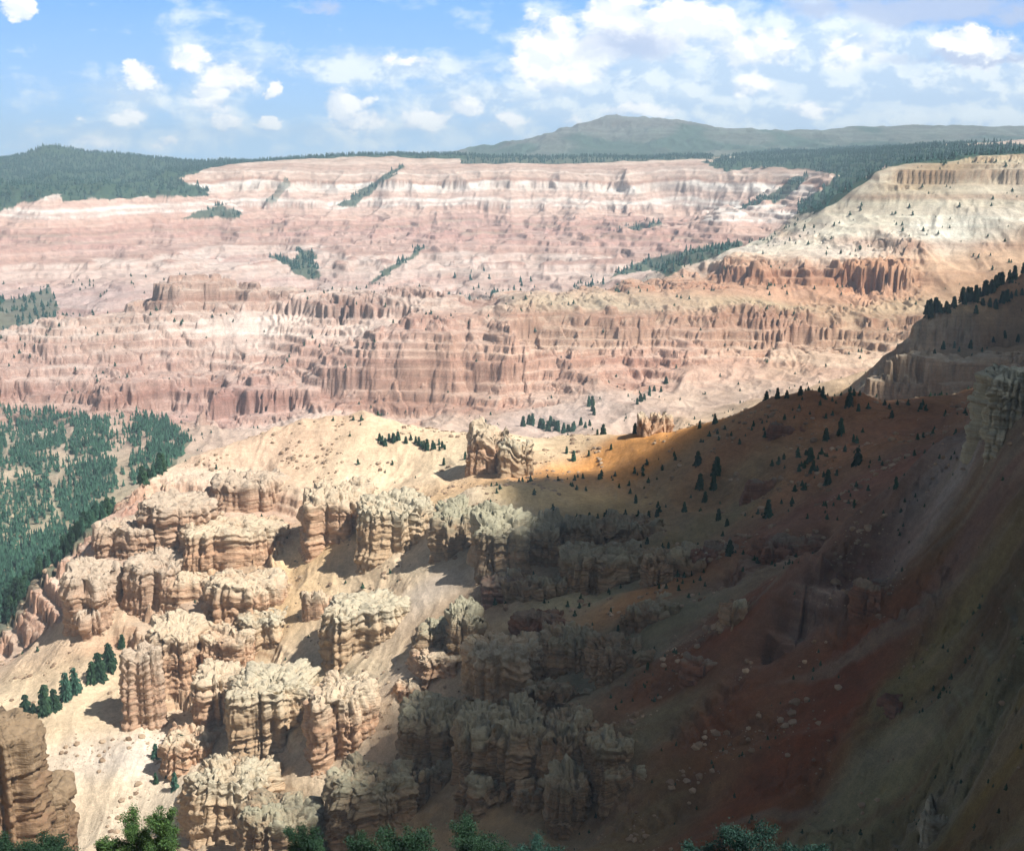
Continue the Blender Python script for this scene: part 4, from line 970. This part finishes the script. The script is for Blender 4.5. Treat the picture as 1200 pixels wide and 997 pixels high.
print('brush', len(X), time.time() - T0)

def rock_tpl():
    import itertools
    t = (1 + 5 ** .5) / 2
    v = np.array([(-1,t,0),(1,t,0),(-1,-t,0),(1,-t,0),(0,-1,t),(0,1,t),(0,-1,-t),(0,1,-t),(t,0,-1),(t,0,1),(-t,0,-1),(-t,0,1)]) / 1.9
    f = np.array([(0,11,5),(0,5,1),(0,1,7),(0,7,10),(0,10,11),(1,5,9),(5,11,4),(11,10,2),(10,7,6),(7,1,8),(3,9,4),(3,4,2),(3,2,6),(3,6,8),(3,8,9),(4,9,5),(2,4,11),(6,2,10),(8,6,7),(9,8,1)])
    return v, f
LV, LQ = rock_tpl()
RUB, _nt, _b = new_mat('fallen_limestone'); _g = _nt.nodes.new('ShaderNodeNewGeometry')
_c = mixc(_nt, _g.outputs['Random Per Island'], (.38, .29, .20), (.17, .115, .075)); _nt.links.new(_c, _b.inputs['Base Color'])
def rubble(n, y0, y1, smin, smax, label, right=False):
    X, Y, Z = scatter(n, -.45, .45, y0, y1)
    k = (noise2(X / 30, Y / 30, 96) + .5 * noise2(X / 9, Y / 9, 97)) > .22
    X, Y, Z = X[k], Y[k], Z[k]; s_ = smin + (smax - smin) * rng.random(len(X)) ** 4
    mass('rubble', X, Y, Z, s_ * rng.uniform(.3, .62, len(X)), s_ * .7, RUB, label, 'rubble')
rubble(26000, 430, 960, .5, 3.4, 'fallen limestone blocks strewn over the sand between the crags')
rubble(5000, 280, 520, .35, 2.2, 'small broken stones scattered over the near slopes')
print('rubble', time.time() - T0)

# ------------------------------------------------------------------ bushes just below the viewpoint
def bush(name, label, u, vtop, Y, halfpx, mat, seed, tall=1.0, cat='bush'):
    r = np.random.default_rng(seed); a, t = ray(u, vtop); x = a * Y; gz = ground_z(x, Y); H = t * Y - gz; w = halfpx / F * Y
    root = bpy.data.objects.new(name, None); C.objects.link(root); root.location = (x, Y, gz); tag(root, label, cat, 'bushes below the viewpoint')
    tips = []
    V = []; Q = []
    def limb(p, q, r0, r1):
        p = np.array(p); q = np.array(q); d = q - p; d = d / np.linalg.norm(d); s1 = np.cross(d, (0.3, .5, .8)); s1 /= np.linalg.norm(s1); s2 = np.cross(d, s1)
        b = len(V)
        for pt, rr in ((p, r0), ((p + q) / 2 + r.normal(0, .03, 3) * H * .3, (r0 + r1) / 2), (q, r1)):
            for j in range(6): V.append(pt + rr * (s1 * math.cos(j * 1.047) + s2 * math.sin(j * 1.047)))
        for i in range(2):
            for j in range(6): Q.append((b + i*6 + j, b + i*6 + (j+1) % 6, b + i*6 + 6 + (j+1) % 6, b + i*6 + 6 + j))
    limb((0, 0, -.3), (0, 0, H * .5), .14, .09); limb((0, 0, H * .5), (r.normal(0, .1), r.normal(0, .1), H * .95), .09, .02)
    for i in range(26):
        z0 = r.uniform(.1, .75) * H; an = r.uniform(0, 6.28); Lr = w * r.uniform(.5, 1.0) * (1.15 - .6 * (z0 / H) ** 2); z1 = min(H * .98, z0 + r.uniform(.05, .35) * H)
        tip = (Lr * math.cos(an), Lr * math.sin(an), z1); limb((0, 0, z0), tip, .05, .012)
        for s in np.linspace(.35, 1.05, 7): tips.append((tip[0] * s, tip[1] * s, z0 + (z1 - z0) * s))
    for s in np.linspace(.6, 1, 6): tips.append((0, 0, H * s))
    put('trunk', mesh_from('trunk', V, np.array(Q), BARK), parent=root)
    tips = np.array(tips); n = 150
    P0 = np.repeat(tips, n, 0) + r.normal(0, 1, (len(tips) * n, 3)) * np.array([.24, .24, .20]) * (w / 2.2) ** .5
    P0 = P0[P0[:, 2] < H * 1.04]
    m = len(P0); d = r.normal(0, 1, (m, 3)) + np.array([0, 0, .5]) ; d /= np.linalg.norm(d, axis=1)[:, None]; e = np.cross(d, r.normal(0, 1, (m, 3))); e /= np.linalg.norm(e, axis=1)[:, None]
    ln = r.uniform(.07, .16, (m, 1)); wd = ln * .38
    VV = np.stack([P0 - e * wd * .5, P0 + d * ln * .5 - e * wd, P0 + d * ln, P0 + d * ln * .5 + e * wd], 1).reshape(-1, 3)
    put('crown', mesh_from('crown', VV, np.arange(m * 4).reshape(-1, 4), mat, False), parent=root)
BU = [
 ('dark green bush at the bottom centre, tallest of the row', 552, 956, 92, 44, BUSH, 1),
 ('dark bushy pine top left of the tallest bottom centre bush', 478, 962, 88, 40, BUSH, 2),
 ('low dark bush between the layered block and the bottom centre bushes', 425, 976, 90, 26, BUSH, 3),
 ('small dark bush right of the tallest bottom centre bush', 628, 980, 92, 34, TEAL, 4),
 ('wide blue green bush along the bottom right of centre', 878, 968, 84, 48, TEAL, 5),
 ('thin edge of a blue green bush left of the wide one', 818, 986, 86, 34, TEAL, 6),
 ('bluish bush top beside the wide bush at the bottom', 945, 984, 84, 30, TEAL, 7),
 ('bright green sapling top in the sunlit lower left', 158, 952, 96, 24, BRIGHT, 8),
 ('bright green sapling right of the other one in the lower left', 188, 948, 94, 20, BRIGHT, 9),
 ('short bright green shoot low beside the two saplings', 124, 982, 96, 16, BRIGHT, 10),
 ('dark bush at the foot of the brown pillar in the corner', 50, 968, 92, 36, BUSH, 11),
 ('dark bush in the very bottom left corner', 2, 976, 92, 30, BUSH, 12),
 ('dark green bush in front of the grey green cracked block', 356, 962, 94, 26, BUSH, 13),
]
for (lab, u, v, Y_, hp, mt, sd0) in BU: bush('bush', lab, u, v + (0 if mt is BRIGHT else 9), Y_, hp, mt, sd0)
print('bushes', time.time() - T0)

# ------------------------------------------------------------------ air
def closed_box(name, x0, x1, y0, y1, z0, z1, mat):
    V = [(x, y, z) for z in (z0, z1) for y in (y0, y1) for x in (x0, x1)]
    Q = np.array([(0, 2, 3, 1), (4, 5, 7, 6), (0, 1, 5, 4), (2, 6, 7, 3), (0, 4, 6, 2), (1, 3, 7, 5)])
    return put(name, mesh_from(name, V, Q, mat, False))
hm = bpy.data.materials.new('thin_haze'); hm.use_nodes = True; nt = hm.node_tree
for n in list(nt.nodes):
    if n.type == 'BSDF_PRINCIPLED': nt.nodes.remove(n)
pv = nt.nodes.new('ShaderNodeVolumePrincipled'); pv.inputs['Color'].default_value = (.60, .80, 1.0, 1); pv.inputs['Density'].default_value = 8e-5; pv.inputs['Anisotropy'].default_value = 0
nt.links.new(pv.outputs[0], [n for n in nt.nodes if n.type == 'OUTPUT_MATERIAL'][0].inputs['Volume'])
HX = float(np.abs(Xg).max()) + 50
hz_ = closed_box('haze', -HX, HX, -400, float(YR[-1]) + 50, float(Zg.min()) - 1, max(float(Zg.max()) + 25, 60), hm); tag(hz_, 'thin blue summer haze filling the canyon air', 'haze', None, 'stuff')

# a cumulus overhead, out of the picture, whose shadow lies on the right-hand foreground
SUN_AZ, SUN_EL = R(120), R(52)
SHADE = [(-40,100),(-50,220),(-68,330),(-46,450),(-8,530),(8,610),(-6,700),(-8,765),(8,802),(58,822),(95,838),(125,830),(200,790),(275,785),(300,860),(306,1000),(302,1085),(345,1250),(428,1395),(800,1750),(1300,1500),(1300,-100),(700,-300),(0,-300),(-20,0)]
def cloud():
    H0 = 1050; k = (H0 + 220) / math.tan(SUN_EL); sx, sy = k * math.sin(SUN_AZ), k * math.cos(SUN_AZ)
    pts_ = [(x + sx, y + sy) for x, y in SHADE]
    poly = np.array(pts_); st_ = 14.0
    xs = np.arange(poly[:, 0].min() - 60, poly[:, 0].max() + 60, st_); ys = np.arange(poly[:, 1].min() - 60, poly[:, 1].max() + 60, st_)
    X, Y = np.meshgrid(xs, ys); wx = X + 14 * noise2(X / 130, Y / 130, 501) + 10 * noise2(X / 45, Y / 45, 502); wy = Y + 14 * noise2(X / 130, Y / 130, 503) + 10 * noise2(X / 45, Y / 45, 504)
    d = np.full(X.shape, 1e9)
    for i in range(len(poly)):
        p, q = poly[i], poly[(i + 1) % len(poly)]; e = q - p; t = np.clip(((wx - p[0]) * e[0] + (wy - p[1]) * e[1]) / (e @ e), 0, 1)
        d = np.minimum(d, np.hypot(wx - p[0] - t * e[0], wy - p[1] - t * e[1]))
    d = np.where(inpoly(wx, wy, pts_), d, -d) + 12
    T = np.clip(d, 0, 48) * 1.6 * (1 + .25 * noise2(X / 60, Y / 60, 505)); ins = T > 0
    top = H0 + T * (1 + .35 * noise2(X / 90, Y / 90, 506)); bot = H0 - .12 * T
    idx = -np.ones(X.shape, int); any_ = ins.copy()
    cellm = ins[:-1, :-1] | ins[1:, :-1] | ins[:-1, 1:] | ins[1:, 1:]
    n = X.size; idT = np.arange(n).reshape(X.shape); idB = idT + n
    top = np.where(ins, top, H0); bot = np.where(ins, bot, H0 )
    V = np.concatenate([np.stack([X, Y, top], -1).reshape(-1, 3), np.stack([X, Y, bot], -1).reshape(-1, 3)])
    # share the rim vertices so that the surface closes
    idB = np.where(ins, idB, idT)
    a = np.stack([idT[:-1, :-1], idT[:-1, 1:], idT[1:, 1:], idT[1:, :-1]], -1)[cellm]; b = np.stack([idB[:-1, :-1], idB[1:, :-1], idB[1:, 1:], idB[:-1, 1:]], -1)[cellm]
    Q = np.concatenate([a, b]); used = np.unique(Q); mp = np.zeros(len(V), int); mp[used] = np.arange(len(used))
    m = bpy.data.materials.new('cloud_vapour'); m.use_nodes = True; nt = m.node_tree
    for nn_ in list(nt.nodes):
        if nn_.type == 'BSDF_PRINCIPLED': nt.nodes.remove(nn_)
    pv = nt.nodes.new('ShaderNodeVolumePrincipled'); pv.inputs['Color'].default_value = (.9, .9, .92, 1); pv.inputs['Density'].default_value = .031; pv.inputs['Anisotropy'].default_value = .3
    nt.links.new(pv.outputs[0], [q for q in nt.nodes if q.type == 'OUTPUT_MATERIAL'][0].inputs['Volume'])
    o = put('cloud', mesh_from('cloud', V[used], mp[Q], m)); tag(o, 'broad flat bottomed cumulus cloud overhead that shades the foreground slopes', 'cloud', None, 'stuff')
cloud()

# ------------------------------------------------------------------ light, sky, camera
SUN_AZ, SUN_EL = R(120), R(52)      # azimuth clockwise from the view direction
sd = (math.sin(SUN_AZ) * math.cos(SUN_EL), math.cos(SUN_AZ) * math.cos(SUN_EL), math.sin(SUN_EL))
from mathutils import Vector
L = bpy.data.lights.new('sun', 'SUN'); L.energy = 4.6; L.angle = R(.53); L.color = (1, .95, .88)
lo = bpy.data.objects.new('sun', L); C.objects.link(lo); lo.rotation_euler = Vector(sd).to_track_quat('Z', 'Y').to_euler()
W = bpy.data.worlds.new('World'); SC.world = W; W.use_nodes = True
nt = W.node_tree; bg = nt.nodes['Background']
sky = nt.nodes.new('ShaderNodeTexSky'); sky.sky_type = 'NISHITA'; sky.sun_disc = False
sky.sun_elevation = SUN_EL; sky.sun_rotation = SUN_AZ; sky.altitude = 3000

# sky: clear blue above, cumulus and thin layers low down towards the mountains
tc = nt.nodes.new('ShaderNodeTexCoord'); sx_ = nt.nodes.new('ShaderNodeSeparateXYZ'); nt.links.new(tc.outputs['Generated'], sx_.inputs[0])
M = lambda op, a, b=None, c=None: mathn(nt, op, a, b, c)
yy_ = M('MAXIMUM', sx_.outputs[1], .05)
az_ = M('DIVIDE', sx_.outputs[0], yy_); el_ = M('DIVIDE', sx_.outputs[2], yy_)
cv = nt.nodes.new('ShaderNodeCombineXYZ'); nt.links.new(az_, cv.inputs[0]); nt.links.new(M('MULTIPLY', el_, 1.5), cv.inputs[1])
wA = nt.nodes.new('ShaderNodeTexNoise'); wA.inputs['Scale'].default_value = 26; wA.inputs['Detail'].default_value = 8; wA.inputs['Roughness'].default_value = .7; nt.links.new(cv.outputs[0], wA.inputs['Vector'])
ws = nt.nodes.new('ShaderNodeSeparateColor'); nt.links.new(wA.outputs['Color'], ws.inputs[0])
AZ, EL = az_, el_
az_ = M('ADD', az_, M('MULTIPLY', M('SUBTRACT', ws.outputs[0], .5), .048)); el_ = M('ADD', el_, M('MULTIPLY', M('SUBTRACT', ws.outputs[1], .5), .034))
nA = noisen(nt, cv.outputs[0], 34, 7, .58, .25); nB = noisen(nt, cv.outputs[0], 9, 5, .6, .2)
nS = noisen(nt, mapn(nt, cv.outputs[0], (1, 3.2, 1)), 7, 4, .6)
def blobs(lst):
    tot = None
    for u, v, ru, rv, s in lst:
        a, t = ray(u, v)
        dx = M('MULTIPLY', M('SUBTRACT', az_, a), F / ru); dy = M('MULTIPLY', M('SUBTRACT', el_, t), F / rv)
        g = M('MULTIPLY', M('EXPONENT', M('MULTIPLY', M('ADD', M('MULTIPLY', dx, dx), M('MULTIPLY', dy, dy)), -1.0)), s)
        tot = g if tot is None else M('MAXIMUM', tot, g)
    return tot
puff = blobs([(165,92,26,24,.9),(152,78,14,14,.8),(225,72,24,18,1),(262,88,36,20,1),(248,112,26,22,.95),(260,140,18,12,.9),(320,102,14,10,.95),(400,122,30,20,.95),(420,142,36,14,.85),(435,120,18,12,.7),
              (500,142,30,13,.9),(545,128,26,16,1),(600,140,26,14,.95),(570,150,40,12,.6),(316,144,20,8,.95),(150,140,32,11,.85),(192,168,14,8,.7),(108,166,44,9,.6),(95,142,24,8,.55),(45,142,22,7,.5),(38,160,22,8,.45),(16,10,26,16,.95),
              (640,72,44,34,1.15),(690,66,44,30,1.1),(660,40,34,26,.95),(800,28,70,36,1.1),(730,20,60,30,.95),(880,60,60,30,.9),(620,20,22,14,.6),(1145,56,48,20,1.1),(1110,50,26,14,.8),(470,66,54,9,.75),(950,128,30,12,.85),(740,130,40,12,.8),(880,95,46,14,.8),(770,132,36,12,.75),(1000,60,60,24,.7),(665,145,22,9,.7)])
veil = blobs([(760,110,180,70,.75),(900,110,260,62,.95),(1100,120,240,58,.95),(1000,60,160,36,.8),(470,80,110,20,.62),(540,120,120,36,.45),(820,60,180,60,.7),(250,110,60,60,.42),(165,120,50,34,.4),(100,160,110,22,.4),(600,150,260,24,.4)])
grey = blobs([(1090,10,150,22,1.25),(960,10,60,16,1.0),(745,50,80,26,.9),(720,62,60,16,.7),(1150,68,120,7,1.0),(380,10,26,8,.9),(1200,14,120,18,1.1)])
pd = M('SUBTRACT', M('MULTIPLY', puff, 1.42), M('MULTIPLY', M('SUBTRACT', 1.0, nA), 1.25)); pd = M('ADD', pd, M('MULTIPLY', M('SUBTRACT', nB, .5), .9))
pm = maprange(nt, pd, -.05, .24, 0, 1)
cv2 = nt.nodes.new('ShaderNodeVectorMath'); cv2.operation = 'ADD'; nt.links.new(cv.outputs[0], cv2.inputs[0]); cv2.inputs[1].default_value = (.006, .011, 0)
nE = noisen(nt, cv2.outputs[0], 34, 4, .58, .25); emb = maprange(nt, M('SUBTRACT', nA, nE), -.07, .07, 0, 1)
vm_ = maprange(nt, M('ADD', M('MULTIPLY', veil, 1.4), M('ADD', M('MULTIPLY', M('SUBTRACT', nS, .5), 1.5), M('MULTIPLY', M('SUBTRACT', nA, .5), 1.3))), .12, .62, 0, .95)
gm = maprange(nt, M('ADD', grey, M('MULTIPLY', M('SUBTRACT', nA, .5), 1.3)), .35, .95, 0, .9)
sgrad = maprange(nt, EL, 0, .14, 0, 1)
base = mixc(nt, sgrad, (.48, .73, .97), (.18, .44, .97))
low = maprange(nt, sx_.outputs[2], .12, .22, 1, 0)                 # bright low sky, deep zenith
fwd = maprange(nt, sx_.outputs[1], .0, .6, 0, 1)
hs = nt.nodes.new('ShaderNodeVectorMath'); hs.operation = 'SCALE'; nt.links.new(sky.outputs[0], hs.inputs[0]); hs.inputs['Scale'].default_value = .045
high = mixc(nt, .2, hs.outputs[0], (.30, .29, .27))
blue = mixc(nt, M('MULTIPLY', low, fwd), high, base)
c = mixc(nt, vm_, blue, mixc(nt, maprange(nt, M('ADD', M('MULTIPLY', emb, .22), M('ADD', M('MULTIPLY', nA, .7), M('SUBTRACT', nB, .5))), .33, .64, 0, 1), (.56, .72, .92), (.90, .98, 1.02)))
c = mixc(nt, pm, c, mixc(nt, M('ADD', M('MULTIPLY', emb, .55), M('MULTIPLY', maprange(nt, pd, .05, .5, 0, 1), .55)), (.66, .77, .93), (1.14, 1.13, 1.10)))
c = mixc(nt, gm, c, (.50, .60, .82))
nt.links.new(c, bg.inputs['Color']); bg.inputs['Strength'].default_value = .66
W.cycles.sampling_method = 'MANUAL'; W.cycles.sample_map_resolution = 512

cam = bpy.data.cameras.new('camera'); co = bpy.data.objects.new('camera', cam); C.objects.link(co)
co.location = (0, 0, 0); co.rotation_euler = (math.pi / 2 - P, 0, 0)
cam.sensor_fit = 'HORIZONTAL'; cam.sensor_width = 36; cam.lens = 36 * F / 1200
cam.clip_start = .5; cam.clip_end = 120000
SC.camera = co
SC.view_settings.view_transform = 'Standard'; SC.view_settings.look = 'None'; SC.view_settings.exposure = 0.85; SC.view_settings.gamma = 1
SC.render.engine = 'CYCLES'; SC.cycles.max_bounces = 4; SC.cycles.diffuse_bounces = 2; SC.cycles.volume_bounces = 0
SC.cycles.use_denoising = True; SC.cycles.use_adaptive_sampling = True; SC.cycles.adaptive_threshold = .04
print('done', time.time() - T0)
